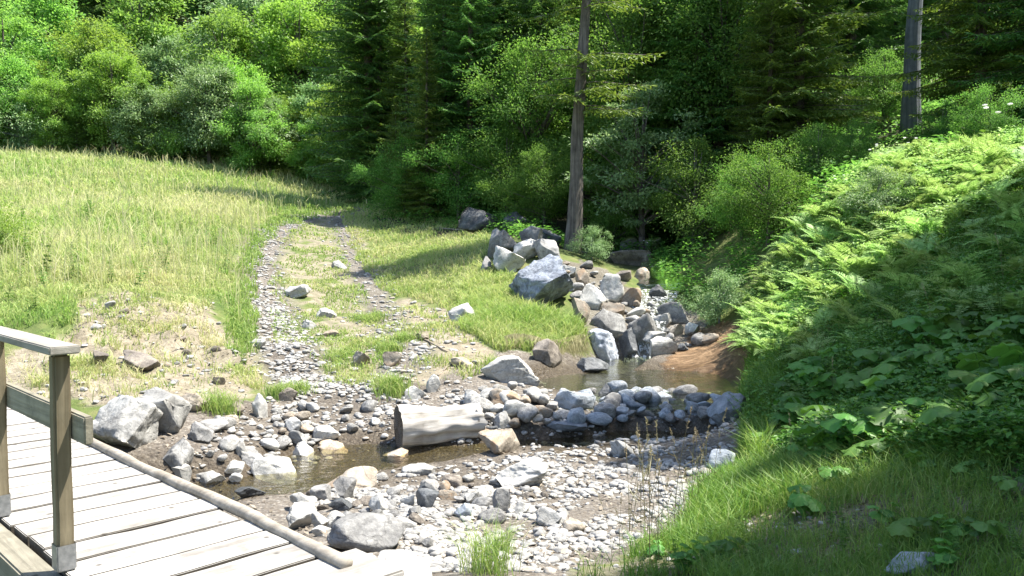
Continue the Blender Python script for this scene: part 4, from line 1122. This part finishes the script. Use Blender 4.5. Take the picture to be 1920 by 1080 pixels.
# the dark centre group
for key, nm, px, d, sc, lab in [
 ('spruce2', SP_, 838, 32, .86, 'tall dark spruce at the right end of the track, foremost of the centre wood'),
 ('spruce3', SP_, 765, 35.5, .72, 'dark spruce half behind the foremost one, on its left'),
 ('spruce3', SP_, 745, 33, .30, 'small fresh-green spruce at the track side under the foremost spruce'),
 ('spruce2', SP_, 880, 31, .82, 'dense spruce with boughs to the ground right of the foremost one'),
 ('spruce3', SP_, 800, 30.2, .5, 'half-grown spruce standing in front of the foremost tall spruce'),
 ('spruce2', SP_, 715, 37, .8, 'dense dark spruce at the left corner of the centre wood where the track bends'),
 ('spruce1', SP_, 1010, 31, .8, 'dense spruce directly left of the bare trunk'),
 ('spruce3', SP_, 1220, 27, .85, 'spruce with sunlit hanging boughs right of the bare trunk'),
 ('spruce2', SP_, 1360, 27.5, .9, 'dense spruce in the middle behind the right-hand thicket'),
 ('spruce2', SP_, 930, 34, .9, 'dark spruce between the foremost spruce and the bare trunk'),
 ('hazel', DT, 985, 36, 1.35, 'lit yellow-green tree high behind the bare trunk on its left'),
 ('ash2', DT, 1045, 38, 1.35, 'bright lime-green crown right behind the bare trunk'),
 ('ash1', DT, 900, 40, 1.4, 'green leafy crown showing between the two centre spruces'),
 ('dark1', DT, 1000, 29, .8, 'dark leafy tree just left of the bare trunk'),
 ('dark1', DT, 1170, 27, .95, 'dark leafy tree just right of the bare trunk above the gorge'),
 ('maple', 'maple_tree', 1205, 24, .75, 'broad-leaved sapling with pale sunlit leaves over the gorge'),
 ('spruce2', SP_, 1250, 32, 1.0, 'dark spruce behind the sunlit sapling over the gorge'),
 ('dark1', DT, 1345, 25.5, .9, 'dense dark tree in the middle of the right-hand thicket'),
 ('spruce3', SP_, 1490, 23.5, .92, 'spruce with sunlit drooping boughs left of the pale trunk'),
 ('spruce1', SP_, 1400, 28, .9, 'dark spruce behind the dense thicket left of the sunlit boughs'),
 ('hazel', DT, 1130, 34, 1.3, 'leafy crown at the top of the picture right of the bare trunk'),
 ('spruce3', SP_, 1440, 23, .55, 'half-grown spruce at the foot of the sunlit boughs'),
 ('spruce2', SP_, 1300, 25.5, .72, 'dense spruce rising from the middle of the right-hand thicket'),
 ('spruce2', SP_, 1590, 31, 1.0, 'shaded spruce just left behind the pale trunk'),
 ('spruce3', SP_, 1830, 22.5, .85, 'shaded spruce with hanging boughs right of the pale trunk'),
 ('spruce2', SP_, 1950, 21, .9, 'spruce at the right border of the picture'),
 ('spruce1', SP_, 1750, 32, 1.05, 'deep-shaded spruce behind and right of the pale trunk'),
]: tree(key, nm, px, d, sc, lab)
tree('bare', SP_, 1074, 22, 1.0, 'tall bare-trunked spruce leaning slightly right beside the rock pile', rz=0)
tree('pole', SP_, 1700, 25, 1.0, 'tall spruce with a straight pale grey trunk behind the right bank', rz=1)
# undergrowth
g4 = 'bushes of the shaded undergrowth'
for key, nm, px, d, sc, lab in [
 ('dark2', BU, 760, 31, .6, 'dark bush at the foot of the foremost spruce beside the track'),
 ('dark2', BU, 860, 29.5, .62, 'dark bush behind the wide dark boulder'),
 ('dark2', BU, 950, 28, .62, 'dark bush behind the rock pile summit'),
 ('dark2', BU, 1020, 25.5, .5, 'low dark bush left of the bare trunk foot'),
 ('dark2', BU, 1150, 25, .58, 'dark bush right of the bare trunk foot'),
 ('bush1', BU, 1110, 21.3, .24, 'low leafy plant with pale leaves at the foot of the bare trunk'),
 ('dark2', BU, 1300, 22, .6, 'dark bush overhanging the gorge from the right'),
 ('dark2', BU, 1390, 20, .4, 'dark bush behind the ferns at the left end of the right bank'),
 ('dark2', BU, 1440, 18, .45, 'shaded bush just behind the fern crest'),
 ('dark2', BU, 1240, 29, .8, 'dark bush closing the back of the gorge'),
 ('dark2', BU, 1530, 20, .32, 'dark bush under the sunlit spruce boughs'),
 ('dark2', BU, 1590, 20.5, .3, 'dark bush left of the pale trunk foot'),
 ('bush1', BU, 1350, 16.2, .28, 'greyish willow bush with bare twigs leaning over the inlet'),
 ('bush1', BU, 1645, 15.2, .28, 'pale-leaved shoots standing on the bank before the pale trunk'),
 ('dark2', BU, 1760, 21, .3, 'low dark bush right of the pale trunk foot'),
 ('dark2', BU, 1650, 27, .5, 'dark bush deeper in the shade left of the pale trunk'),
 ('dark2', BU, 1850, 18, .3, 'dark bush behind the bank crest at far right'),
 ('bush2', BU, -10, 17, .42, 'green bush at the left border in the meadow'),
]: tree(key, nm, px, d, sc, lab, 'bush', g4)
# deeper wood
g5 = 'trees of the deep wood behind the stream'
rng = np.random.default_rng(9)
for i in range(60):
    px = 690 + (i * 22.3) % 1330 + rng.uniform(-15, 15); d = 38 + (i * 17 % 44) + rng.uniform(-2, 2)
    key = ('spruce1', 'dark1', 'spruce2', 'spruce3')[i % 4]
    tree(key, SP_ if key != 'dark1' else DT, px, d, rng.uniform(.9, 1.2) * (1.35 if key == 'dark1' else 1), 'dark spruce deep in the wood behind the stream' if key != 'dark1' else 'dark leafy tree deep in the wood behind the stream', 'tree', g5 if key != 'dark1' else 'leafy trees of the deep wood')
g6 = 'trees on the slope above the wood edge'
for i in range(48):
    px = -160 + (i * 47.3) % 1150 + rng.uniform(-20, 20); d = 72 + (i * 13 % 50)
    tree(('spruce1', 'spruce2')[i % 2], SP_, px, d, rng.uniform(1.1, 1.5), 'distant dark spruce high on the wooded slope at left', 'tree', g6)
# the trees right of the picture whose shade falls over the bank
for i, (x, y, sc, key) in enumerate([(10.4, 12.5, (.7, .7, 1.1), 'spruce2'), (10.5, 11.6, (.9, .9, 1.1), 'spruce1'), (9.9, 11.2, (.8, .8, 1.0), 'spruce2'), (8.7, 9.9, .82, 'spruce1'), (8.3, 7.6, .8, 'spruce2'), (7.4, 5.3, .93, 'spruce2'), (7.2, 2.4, .9, 'spruce1'), (4.5, -2.5, .75, 'spruce2'), (7.5, -1.5, .9, 'spruce1')]):
    tree(key, SP_, 0, 0, sc, 'spruce out of view to the right that shades the bank', 'tree', 'spruces beyond the right border', pos=(x, y), rz=i * 1.3)

# ------------------------------------------------------------------ ferns, butterbur, weeds
def fern_mesh(seed, nf=9, ln=.8):
    rng = np.random.default_rng(seed); leaf = Acc()
    for k in range(nf):
        a = k * 6.283 / nf + rng.normal() * .25; L_ = ln * rng.uniform(.75, 1.15)
        dr = np.array([math.cos(a), math.sin(a), 0])
        tt = np.linspace(0, 1, 22); arch = rng.uniform(.35, .75)
        pts = dr * (tt * L_ * .8 * (.45 + .55 * tt))[:, None] + U * (L_ * (.95 * tt - arch * tt ** 2.3))[:, None]
        tang = unit(np.gradient(pts, axis=0)); sd = np.cross(tang, np.cross(U, dr)); side = np.cross(U, dr)
        nrm = unit(np.cross(side, tang))
        leaf.add(*tube(pts[::3], .004, 3, False))
        for sgn in (-1, 1):
            i = np.arange(3, 22)
            pl_ = L_ * .26 * np.sin(np.clip((tt[i] - .05) * 1.05, 0, 1) ** .65 * math.pi) ** .8 + .01
            ax = unit(sgn * side + tang[i] * .45 - nrm[i] * .12 + rng.normal(size=(len(i), 3)) * .06)
            v, t = leafquads(pts[i], ax, pl_, np.maximum(.02, pl_ * .22), rng, up=nrm[i] * 3, fold=.05)
            leaf.add(v, t)
            # leaflets along each pinna
            for q_ in (.25, .45, .65, .82):
                for w_ in (-1, 1):
                    b = pts[i] + ax * (pl_ * q_)[:, None]
                    v, t = leafquads(b, ax * .5 + w_ * np.cross(nrm[i], ax), pl_ * .2 * (1.15 - q_), pl_ * .1, rng, up=nrm[i] * 3, fold=.03)
                    leaf.add(v, t)
    return leaf.mesh('fern', M['fern'])
def butter_mesh(seed, nl=6):
    rng = np.random.default_rng(seed); a_ = Acc()
    for k in range(nl):
        az = k * 6.283 / nl + rng.normal() * .5; hgt = rng.uniform(.16, .5); out_ = rng.uniform(.05, .3)
        top = np.array([math.cos(az) * out_, math.sin(az) * out_, hgt])
        pts = np.array([[0, 0, 0], top * np.array([.35, .35, .6]), top])
        tt = np.linspace(0, 1, 5)[:, None]; pp = (1 - tt) ** 2 * pts[0] + 2 * tt * (1 - tt) * pts[1] + tt ** 2 * pts[2]
        a_.add(*tube(pp, .006, 5, False))
        r = rng.uniform(.09, .2)
        m = 26; th = np.linspace(.22, 6.283 - .22, m)
        rr = r * (1 - .18 * np.cos(th)) * (1 + .07 * np.sin(th * 6 + rng.uniform(0, 6)) + .04 * rng.normal(size=m))
        nr = unit(np.array([math.cos(az) * .45, math.sin(az) * .45, 1]) + rng.normal(size=3) * .22)
        ux = unit(np.array([math.cos(az), math.sin(az), 0]) - nr * (nr @ np.array([math.cos(az), math.sin(az), 0]))); uy = np.cross(nr, ux)
        vs = [top[None]]
        for f in (.35, .7, 1.0):
            z = (.12 * r * np.sin(th * 5 + k) * f ** 2 - .35 * r * f ** 2 * (1 + .4 * np.cos(th)) + .08 * r * rng.normal(size=m) * f)
            vs.append(top - ux * np.cos(th)[:, None] * (rr * f)[:, None] + uy * np.sin(th)[:, None] * (rr * f)[:, None] + nr * z[:, None])
        v = np.concatenate(vs); t = []
        for j in range(m - 1):
            t.append((0, 1 + j, 2 + j))
            for q_ in range(2):
                b = 1 + q_ * m + j
                t += [(b, b + m, b + m + 1), (b, b + m + 1, b + 1)]
        a_.add(v, t)
    return a_.mesh('butterbur', M['butter'], True)
def weed_mesh(seed, h=.7, pairs=9, ls=.1, flower=False, mat='weed'):
    rng = np.random.default_rng(seed); a_ = Acc(); heads = []
    for st in range(3):
        hh = h * rng.uniform(.7, 1.1); b = rng.normal(size=2) * .06; le = rng.normal(size=2) * .12
        tt = np.linspace(0, 1, 8)
        pts = np.stack([b[0] + le[0] * tt ** 2, b[1] + le[1] * tt ** 2, hh * tt], 1)
        a_.add(*tube(pts, np.linspace(.005, .002, 8), 4, False))
        for p_ in range(pairs):
            z = .12 + .86 * p_ / pairs
            pos = np.array([np.interp(z, tt, pts[:, i]) for i in range(3)])
            for w_ in range(3):
                az = p_ * 1.57 + w_ * 2.1 + rng.normal() * .3
                ax = np.array([[math.cos(az), math.sin(az), .25 - .4 * rng.random()]])
                v, t = leafquads(pos[None], ax, ls * (1.25 - z) * rng.uniform(.8, 1.3), ls * .42 * (1.25 - z), rng, up=U, fold=.12)
                a_.add(v, t)
        if flower:
            v, t = ICO[3]
            v = v * (1 + .25 * fbm(v * 6 + st, 2, 4))[:, None] * np.array([.04, .04, .014]) + pts[-1] + np.array([0, 0, .008])
            heads.append(npmesh('flower_head', v, t, M['flower']))
    me = a_.mesh('weed', M[mat])
    return me, heads
FERN = [fern_mesh(40 + k, (9, 8, 10, 7)[k]) for k in range(4)]
BUT = [butter_mesh(50 + k, (6, 7, 5, 8)[k]) for k in range(4)]
WEED = [weed_mesh(60 + k, (.65, .85, .55)[k], (8, 10, 7)[k], (.11, .1, .09)[k])[0] for k in range(3)]
UMBEL = weed_mesh(66, .8, 6, .12, True)
def scatter_px(poly, n, seed, mind=0):
    rng = np.random.default_rng(seed); out = []
    xs = [p[0] for p in poly]; ys = [p[1] for p in poly]
    tries = 0
    while len(out) < n and tries < n * 60:
        tries += 1
        px, py = rng.uniform(min(xs), max(xs)), rng.uniform(min(ys), max(ys))
        if not inpoly(np.array([px]), np.array([py]), poly)[0]: continue
        g = G(px, py)
        if g.y > 24 or any((g - o).length < mind for o in out): continue
        out.append(g)
    return out
rng = np.random.default_rng(77)
P_FERN = [(1385, 650), (1400, 580), (1450, 500), (1500, 450), (1570, 375), (1650, 318), (1780, 296), (1930, 285), (1930, 345), (1800, 430), (1680, 500), (1560, 570), (1480, 640), (1430, 690)]
for i, g in enumerate(scatter_px(P_FERN, 245, 1, .22)):
    o = link('fern', FERN[i % 4], None, tuple(g), (rng.normal() * .1 - .1, rng.normal() * .1 - .15, rng.uniform(0, 6.28)), rng.uniform(.45, .95))
    tag(o, 'bright green fern with arching fronds on the crest of the right bank', 'fern', 'ferns on the right bank')
P_SHF = [(1470, 690), (1560, 590), (1700, 490), (1930, 390), (1930, 600), (1750, 640), (1560, 700)]
for i, g in enumerate(scatter_px(P_SHF, 44, 9, .3)):
    o = link('fern', FERN[i % 4], None, tuple(g), (rng.normal() * .15 - .1, rng.normal() * .15 - .2, rng.uniform(0, 6.28)), rng.uniform(.45, .85))
    tag(o, 'dull fern in the shade on the middle of the right bank', 'fern', 'shaded ferns of the right bank')
P_BUT = [(1450, 830), (1480, 740), (1600, 690), (1780, 640), (1930, 620), (1930, 840), (1800, 850), (1650, 890), (1540, 890), (1460, 870)]
for i, g in enumerate(scatter_px(P_BUT, 62, 2, .24)):
    o = link('butterbur', BUT[i % 4], None, tuple(g), (rng.normal() * .1, rng.normal() * .1 - .1, rng.uniform(0, 6.28)), rng.uniform(.42, .82))
    tag(o, 'butterbur plant with big round leaves on the shaded right bank', 'plant', 'butterburs on the right bank')
P_WEED = [(1400, 760), (1420, 660), (1560, 570), (1750, 450), (1930, 400), (1930, 640), (1750, 650), (1600, 720), (1480, 820), (1410, 860)]
for i, g in enumerate(scatter_px(P_WEED, 120, 3, .16)):
    o = link('leafy_weed', WEED[i % 3], None, tuple(g), (rng.normal() * .12, rng.normal() * .12 - .1, rng.uniform(0, 6.28)), rng.uniform(.5, .9))
    tag(o, 'upright leafy weed growing among the plants of the shaded right bank', 'plant', 'weeds on the right bank')
for i, g in enumerate(scatter_px([(0, 620), (0, 330), (200, 330), (420, 350), (440, 480), (420, 560), (150, 540)], 42, 16, .5)):
    o = link('leafy_weed', WEED[i % 3], None, tuple(g), (rng.normal() * .12, rng.normal() * .12, rng.uniform(0, 6.28)), rng.uniform(.6, 1.15))
    tag(o, 'leafy weed standing in the tall meadow grass at left', 'plant', 'weeds in the meadow')
P_FORE = [(1330, 1000), (1480, 940), (1700, 890), (1930, 840), (1930, 1080), (1150, 1080), (1250, 1040)]
for i, g in enumerate(scatter_px(P_FORE, 46, 6, .12)):
    if i % 3: o = link('leafy_weed', WEED[i % 3], None, tuple(g), (rng.normal() * .2, rng.normal() * .2, rng.uniform(0, 6.28)), rng.uniform(.18, .42))
    else: o = link('leafy_weed', BUT[i % 4], None, tuple(g), (rng.normal() * .1, rng.normal() * .1, rng.uniform(0, 6.28)), rng.uniform(.22, .4))
    tag(o, 'small leafy plant on the shaded ground at the lower right', 'plant', 'small plants of the shaded foreground')
for i, (px, py, sc) in enumerate([(1850, 300, 1.2), (1905, 295, 1.2), (1700, 315, .7), (1640, 328, .7), (1575, 378, .6), (1215, 480, .5)]):
    g = G(px, py)
    root = link('umbel_plant', None, None, tuple(g), (0, 0, i * 1.1), sc)
    link('stem', UMBEL[0], root)
    for h_ in UMBEL[1]: link('flower_head', h_, root)
    lab = ['white-flowered tall weed on the bank crest near the right border', 'white-flowered weed at the very right of the bank crest', 'white-flowered weed in front of the pale trunk', 'white-flowered weed just left of the pale trunk', 'white-flowered weed where the ferns begin to climb', 'white-flowered weed on the ledge of the gorge'][i]
    tag(root, lab, 'plant', 'white-flowered weeds')

# ------------------------------------------------------------------ grasses
def blades(acc, x, y, z, hgt, wid, rng, tint, lean=.35):
    n = len(x)
    p = np.stack([x, y, z - .02], 1)
    az = rng.uniform(0, 6.283, n); s = np.stack([np.cos(az), np.sin(az), 0 * az], 1)
    la = rng.uniform(0, 6.283, n); ld = np.stack([np.cos(la), np.sin(la), 0 * la], 1) * (lean * rng.random(n) ** .7 * hgt)[:, None]
    m = p + ld * .35 + U * (hgt * .6)[:, None]; tip = p + ld * 1.25 + U * (hgt * (1 - .25 * rng.random(n)))[:, None]
    wd = (wid * .5)[:, None] * s
    v = np.stack([p - wd, p + wd, m - wd * .8, m + wd * .8, tip], 1).reshape(-1, 3)
    b = np.arange(n)[:, None] * 5
    t = np.concatenate([b + np.array([[0, 1, 3]]), b + np.array([[0, 3, 2]]), b + np.array([[2, 3, 4]])], 1).reshape(-1, 3)
    acc.add(v, t, np.repeat(tint, 5))
def grass_patch(acc, poly, n, dmin, dmax, h0, h1, wpx, seed, tintf, lean=.35, power=0.0, thr=-9, nsc=1.2, xmul=(-.85, .75), wmin=.003, clump=0, hf=None):
    rng = np.random.default_rng(seed)
    u = rng.random(n)
    y = dmin * (dmax / dmin) ** u if power else dmin + (dmax - dmin) * u
    x = rng.uniform(xmul[0], xmul[1], n) * y
    if clump:
        k = rng.integers(0, n, n) // clump * clump
        x = x[k] + rng.normal(size=n) * .05; y = y[k] + rng.normal(size=n) * .05
    z = H(x, y); px, py = proj(x, y, z)
    jx = px + 14 * n2(x, y, 2.0, seed); jy = py + 8 * n2(x, y, 2.0, seed + 1)
    ok = inpoly(jx, jy, poly)
    if thr > -9: ok &= n2(x, y, nsc, seed + 2) + .25 * rng.normal(size=n) > thr
    x, y, z = x[ok], y[ok], z[ok]; n = len(x)
    hh = (h0 + (h1 - h0) * rng.random(n) ** 1.5) * (.75 + .4 * np.clip(n2(x, y, .7, seed + 3) + .5, 0, 1))
    if hf is not None: hh = hh * hf(x, y)
    wd = np.maximum(wmin, wpx * y / F * rng.uniform(.6, 1.4, n))
    blades(acc, x, y, z, hh, wd, rng, np.clip(tintf(x, y, rng), 0, 1), lean)
P_MEADOW = [(-700, 700), (-700, 250), (0, 262), (200, 285), (420, 300), (560, 318), (690, 345), (705, 380), (600, 392), (520, 408), (478, 440), (455, 480), (448, 520), (462, 580), (455, 640), (430, 600), (400, 555), (330, 548), (240, 540), (150, 555), (140, 640), (90, 690), (-60, 700)]
mt = lambda x, y, r: .48 + .33 * n2(x, y, .45, 61) + .22 * n2(x, y, 1.6, 62) + .16 * r.normal(size=len(x)) - .25 * sstep(2.2, .6, np.abs(segdist(x, y, RUT1)[0]))
mh = lambda x, y: (.3 + .7 * sstep(.4, 3.2, segdist(x, y, RUT1)[0])) * (.5 + .5 * sstep(13, 18, y)) * (.75 + .35 * n2(x, y, 2.3, 68))
acc = Acc()
grass_patch(acc, P_MEADOW, 400000, 12, 56, .18, .55, 1.9, 100, mt, .7, 1, hf=mh)
grass_patch(acc, P_MEADOW, 22000, 14, 56, .6, .95, 1.1, 101, lambda x, y, r: .8 + .15 * r.normal(size=len(x)), .5, 1)
grass_patch(acc, P_MEADOW, 60000, 11, 50, .35, .75, 1.7, 102, lambda x, y, r: .12 + .25 * n2(x, y, .8, 69) + .12 * r.normal(size=len(x)), 1.0, 1, .3, .5, clump=60, hf=mh)
grass_patch(acc, P_EROD, 30000, 9, 16, .05, .24, 1.4, 103, lambda x, y, r: .85 + .15 * r.normal(size=len(x)), 1.1, 1, .25, 2.2, (-.75, -.25), clump=25)
kind(link('meadow_grass', acc.mesh('meadow_grass', M['meadow'])), 'stuff', 'tall yellowing meadow grass on the left slope', 'grass')
acc = Acc()
P_MID = [(500, 640), (515, 560), (505, 500), (520, 450), (570, 415), (640, 425), (660, 500), (690, 560), (730, 620), (740, 690), (640, 700), (580, 690), (550, 650)]
P_RIGHT = [(650, 430), (640, 400), (700, 385), (760, 400), (900, 415), (930, 450), (900, 500), (940, 540), (960, 600), (900, 615), (850, 585), (800, 560), (740, 560), (690, 520), (660, 470)]
P_HUMP = [(860, 560), (900, 500), (960, 520), (985, 585), (1060, 600), (1100, 620), (1100, 655), (1040, 662), (950, 660), (890, 640), (860, 600)]
P_VERGE = [(440, 520), (470, 440), (520, 405), (600, 388), (700, 375), (690, 395), (600, 405), (535, 425), (490, 470), (475, 540), (490, 620), (470, 680), (420, 650)]
tt_ = lambda x, y, r: .38 + .3 * n2(x, y, .9, 63) + .2 * r.normal(size=len(x))
grass_patch(acc, P_MID, 70000, 11.5, 30, .04, .14, 2.0, 110, tt_, .8, 1, .0, 1.6, (-.4, 0))
grass_patch(acc, P_RIGHT, 110000, 15, 36, .05, .2, 1.8, 111, lambda x, y, r: tt_(x, y, r) + .16, .7, 1, -.45, 1.6, (-.3, .1))
grass_patch(acc, P_HUMP, 70000, 13.5, 21, .1, .36, 1.6, 112, lambda x, y, r: .4 + .3 * n2(x, y, .9, 64) + .22 * r.normal(size=len(x)), .8, 1, -9, 1, (-.1, .12))
grass_patch(acc, P_VERGE, 60000, 12, 40, .08, .25, 2.0, 113, lambda x, y, r: .15 + .15 * r.normal(size=len(x)), .7, 1, -9, 1, (-.45, -.1))
grass_patch(acc, P_EROD, 90000, 9, 16, .05, .2, 1.8, 114, lambda x, y, r: .5 + .3 * n2(x, y, 1, 65) + .2 * r.normal(size=len(x)), .8, 1, .3, 1.8, (-.75, -.25))
grass_patch(acc, P_DIRT, 40000, 11, 18, .04, .15, 1.8, 115, lambda x, y, r: .55 + .25 * r.normal(size=len(x)), .8, 1, .25, 1.8, (-.3, 0))
for k, (px, py, rad, nn, hh) in enumerate([(735, 735, .22, 500, .28), (410, 772, .2, 350, .3), (560, 735, .18, 250, .2), (520, 742, .16, 250, .22), (640, 668, .3, 500, .16), (730, 660, .2, 350, .2), (760, 640, .2, 300, .2), (915, 1075, .13, 260, .3), (940, 1040, .07, 120, .22), (690, 600, .35, 600, .16), (930, 690, .16, 200, .2)]):
    r_ = np.random.default_rng(200 + k); g = G(px, py)
    x = g.x + r_.normal(size=nn) * rad * .5; y = g.y + r_.normal(size=nn) * rad * .5
    blades(acc, x, y, H(x, y), hh * r_.uniform(.5, 1.2, nn), np.full(nn, max(.004, 1.5 * g.y / F)), r_, np.clip(.25 + .25 * r_.normal(size=nn), 0, 1), .8)
kind(link('short_grass', acc.mesh('short_grass', M['turf'])), 'stuff', 'short patchy grass on the track, the slope and the hump', 'grass')
acc = Acc()
P_BANK = [(1330, 1085), (1060, 1085), (1150, 1060), (1250, 1010), (1290, 960), (1330, 900), (1390, 870), (1400, 760), (1410, 680), (1500, 600), (1700, 450), (1940, 330), (2300, 250), (2300, 1200), (1330, 1300)]
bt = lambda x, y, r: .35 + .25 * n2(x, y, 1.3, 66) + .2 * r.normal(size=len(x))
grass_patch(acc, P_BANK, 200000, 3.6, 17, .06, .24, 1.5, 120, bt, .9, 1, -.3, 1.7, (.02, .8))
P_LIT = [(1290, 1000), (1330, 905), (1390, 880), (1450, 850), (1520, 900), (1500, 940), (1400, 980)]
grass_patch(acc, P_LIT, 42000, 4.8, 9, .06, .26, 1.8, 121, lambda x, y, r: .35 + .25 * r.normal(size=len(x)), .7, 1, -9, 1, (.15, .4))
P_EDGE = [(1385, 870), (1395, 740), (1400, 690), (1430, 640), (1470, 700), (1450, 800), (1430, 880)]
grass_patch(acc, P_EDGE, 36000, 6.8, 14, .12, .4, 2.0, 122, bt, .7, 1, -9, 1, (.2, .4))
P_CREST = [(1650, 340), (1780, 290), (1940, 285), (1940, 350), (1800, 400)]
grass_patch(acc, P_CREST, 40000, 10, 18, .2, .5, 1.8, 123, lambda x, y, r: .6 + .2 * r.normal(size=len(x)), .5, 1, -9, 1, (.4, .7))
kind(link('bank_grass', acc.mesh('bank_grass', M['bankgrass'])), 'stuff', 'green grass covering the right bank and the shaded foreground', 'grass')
# small leaves of low herbs over the bank and the wood floor
def cover(name, polys, n, dmin, dmax, xm, lsz, hmax, seed, mat, label):
    rng = np.random.default_rng(seed); acc = Acc()
    y = dmin * (dmax / dmin) ** rng.random(n); x = rng.uniform(*xm, n) * y
    z = H(x, y); px, py = proj(x, y, z)
    ok = np.zeros(n, bool)
    for p in polys: ok |= inpoly(px, py, p)
    ok &= n2(x, y, 1.5, seed) + .3 * rng.normal(size=n) > -.35
    x, y, z = x[ok], y[ok], z[ok]; n = len(x)
    hg = hmax * rng.random(n) * (.5 + .6 * np.clip(n2(x, y, 1.1, seed + 1) + .4, 0, 1))
    az = rng.uniform(0, 6.283, n)
    ax = np.stack([np.cos(az), np.sin(az), rng.normal(size=n) * .35], 1)
    v, t = leafquads(np.stack([x, y, z + hg], 1), ax, lsz * rng.uniform(.5, 1.4, n), lsz * .6 * rng.uniform(.6, 1.2, n), rng, up=U * 1.2)
    acc.add(v, t)
    kind(link(name, acc.mesh(name, M[mat])), 'stuff', label, 'ground cover')
cover('bank_herbs', [[(1400, 870), (1395, 700), (1440, 600), (1560, 500), (1750, 400), (1940, 330), (2300, 260), (2300, 900), (1940, 900), (1700, 880), (1550, 880)]], 170000, 4.2, 17, (.2, .8), .055, .32, 130, 'cover', 'low leafy herbs carpeting the right bank')
cover('fern_understory', [P_FERN, [(1480, 480), (1560, 370), (1650, 310), (1940, 280), (1940, 350), (1700, 460)], [(1390, 640), (1400, 600), (1500, 560), (1430, 700)]], 170000, 9, 18.5, (.25, .75), .06, .5, 131, 'fern', 'bright leafy herbs between the ferns of the bank crest')
cover('leaf_litter', [P_FORE], 9000, 3.8, 8, (.05, .7), .05, .03, 133, 'straw', 'dead leaves and bits of straw on the shaded foreground ground')
cover('gravel_litter', [P_BAR, P_DIRT, P_EROD], 5000, 4.4, 16, (-.6, .3), .055, .015, 134, 'litter', 'bits of dead grass and twigs lying on the gravel and bare earth')
cover('wood_floor_plants', [[(690, 420), (690, 385), (900, 395), (1080, 455), (1420, 480), (1420, 560), (1300, 580), (1200, 490), (1070, 470), (930, 440), (820, 425)], [(1400, 480), (1440, 420), (1520, 250), (1600, 160), (1990, 120), (1990, 300), (1650, 330), (1560, 390), (1480, 470)]], 130000, 17, 45, (-.2, .68), .13, .5, 132, 'leaf_dark', 'shaded leafy undergrowth at the edge of the wood')
# dry roots hanging under the grassy hump
acc = Acc(); r_ = np.random.default_rng(8)
n = 2600
px = r_.uniform(945, 1100, n); g0 = np.array([G(p, 652 + 6 * math.sin(p * .05))[:] for p in np.linspace(940, 1100, 60)])
kx = (px - 940) / 160 * 59
x = np.interp(kx, np.arange(60), g0[:, 0]); y = np.interp(kx, np.arange(60), g0[:, 1]) - r_.uniform(0, .1, n); z = np.interp(kx, np.arange(60), g0[:, 2]) + .08 + r_.uniform(-.05, .12, n)
top = np.stack([x, y, z], 1); ln_ = r_.uniform(.12, .4, n)
bot = top + np.stack([r_.normal(size=n) * .05, -.06 - .08 * r_.random(n), -ln_], 1)
wv_ = np.stack([np.full(n, .006), 0 * x, 0 * x], 1)
v = np.stack([top - wv_, top + wv_, bot], 1).reshape(-1, 3); t = np.arange(3 * n).reshape(-1, 3)
acc.add(v, t, np.repeat(r_.random(n), 3))
kind(link('dry_roots', acc.mesh('dry_roots', M['straw'])), 'stuff', 'dry hanging grass roots under the edge of the grassy hump', 'roots')

# slender seed-head stems rising in front of the dam
def stem_mesh(seed, h):
    rng = np.random.default_rng(seed); st, hd = Acc(), Acc()
    for k in range(1):
        hh = h * rng.uniform(.6, 1.05); le = rng.normal(size=2) * .1
        tt = np.linspace(0, 1, 10); b = rng.normal(size=2) * .025
        pts = np.stack([b[0] + le[0] * tt ** 2, b[1] + le[1] * tt ** 2, hh * tt], 1)
        st.add(*tube(pts, np.linspace(.0028, .0012, 10), 4, False))
        for q_ in range(4):
            z = rng.uniform(.05, .6); pos = np.array([np.interp(z, tt, pts[:, i]) for i in range(3)])
            st.add(*leafquads(pos[None], np.array([[rng.normal(), rng.normal(), 1.2]]), .2, .006, rng))
        m = 34; z = rng.uniform(.82, 1.0, m)
        pos = np.stack([np.interp(z, tt, pts[:, i]) for i in range(3)], 1)
        hd.add(*leafquads(pos, rng.normal(size=(m, 3)) * .5 + U, .022, .007, rng))
    return st.mesh('stem', M['straw']), hd.mesh('seed_head', M['seed'])
SM = [stem_mesh(90 + k, .85) for k in range(6)]
SPOT = [(1205, 1030, 1.15), (1230, 1015, .9), (1180, 1000, 1.0), (1260, 1000, 1.0), (1300, 960, .95), (1340, 915, .8), (1320, 935, .9), (1225, 1050, 1.0), (1160, 1045, .6), (1285, 985, .8)]
SPOT = [(p[0] + dx, p[1] + dy, p[2] * sc_) for p in SPOT for dx, dy, sc_ in ((0, 0, 1), (9, 6, .8), (-8, 4, .9))] + [(1480, 900, .8), (1560, 760, .8), (1750, 640, .8), (1880, 560, .8), (1530, 690, .8)]
for i, (px, py, sc) in enumerate(SPOT):
    g = G(px, py)
    root = link('grass_stem', None, None, tuple(g), (0, 0, i * 1.9), sc)
    link('stem', SM[i % 6][0], root); link('seed_head', SM[i % 6][1], root)
    dam = i < 30
    tag(root, 'slender dry grass stem with a seed head rising in front of the shaded dam' if dam else 'slender grass stem with a seed head among the plants of the right bank', 'grass stem', 'seed-head grass stems' if dam else 'grass stems of the right bank')
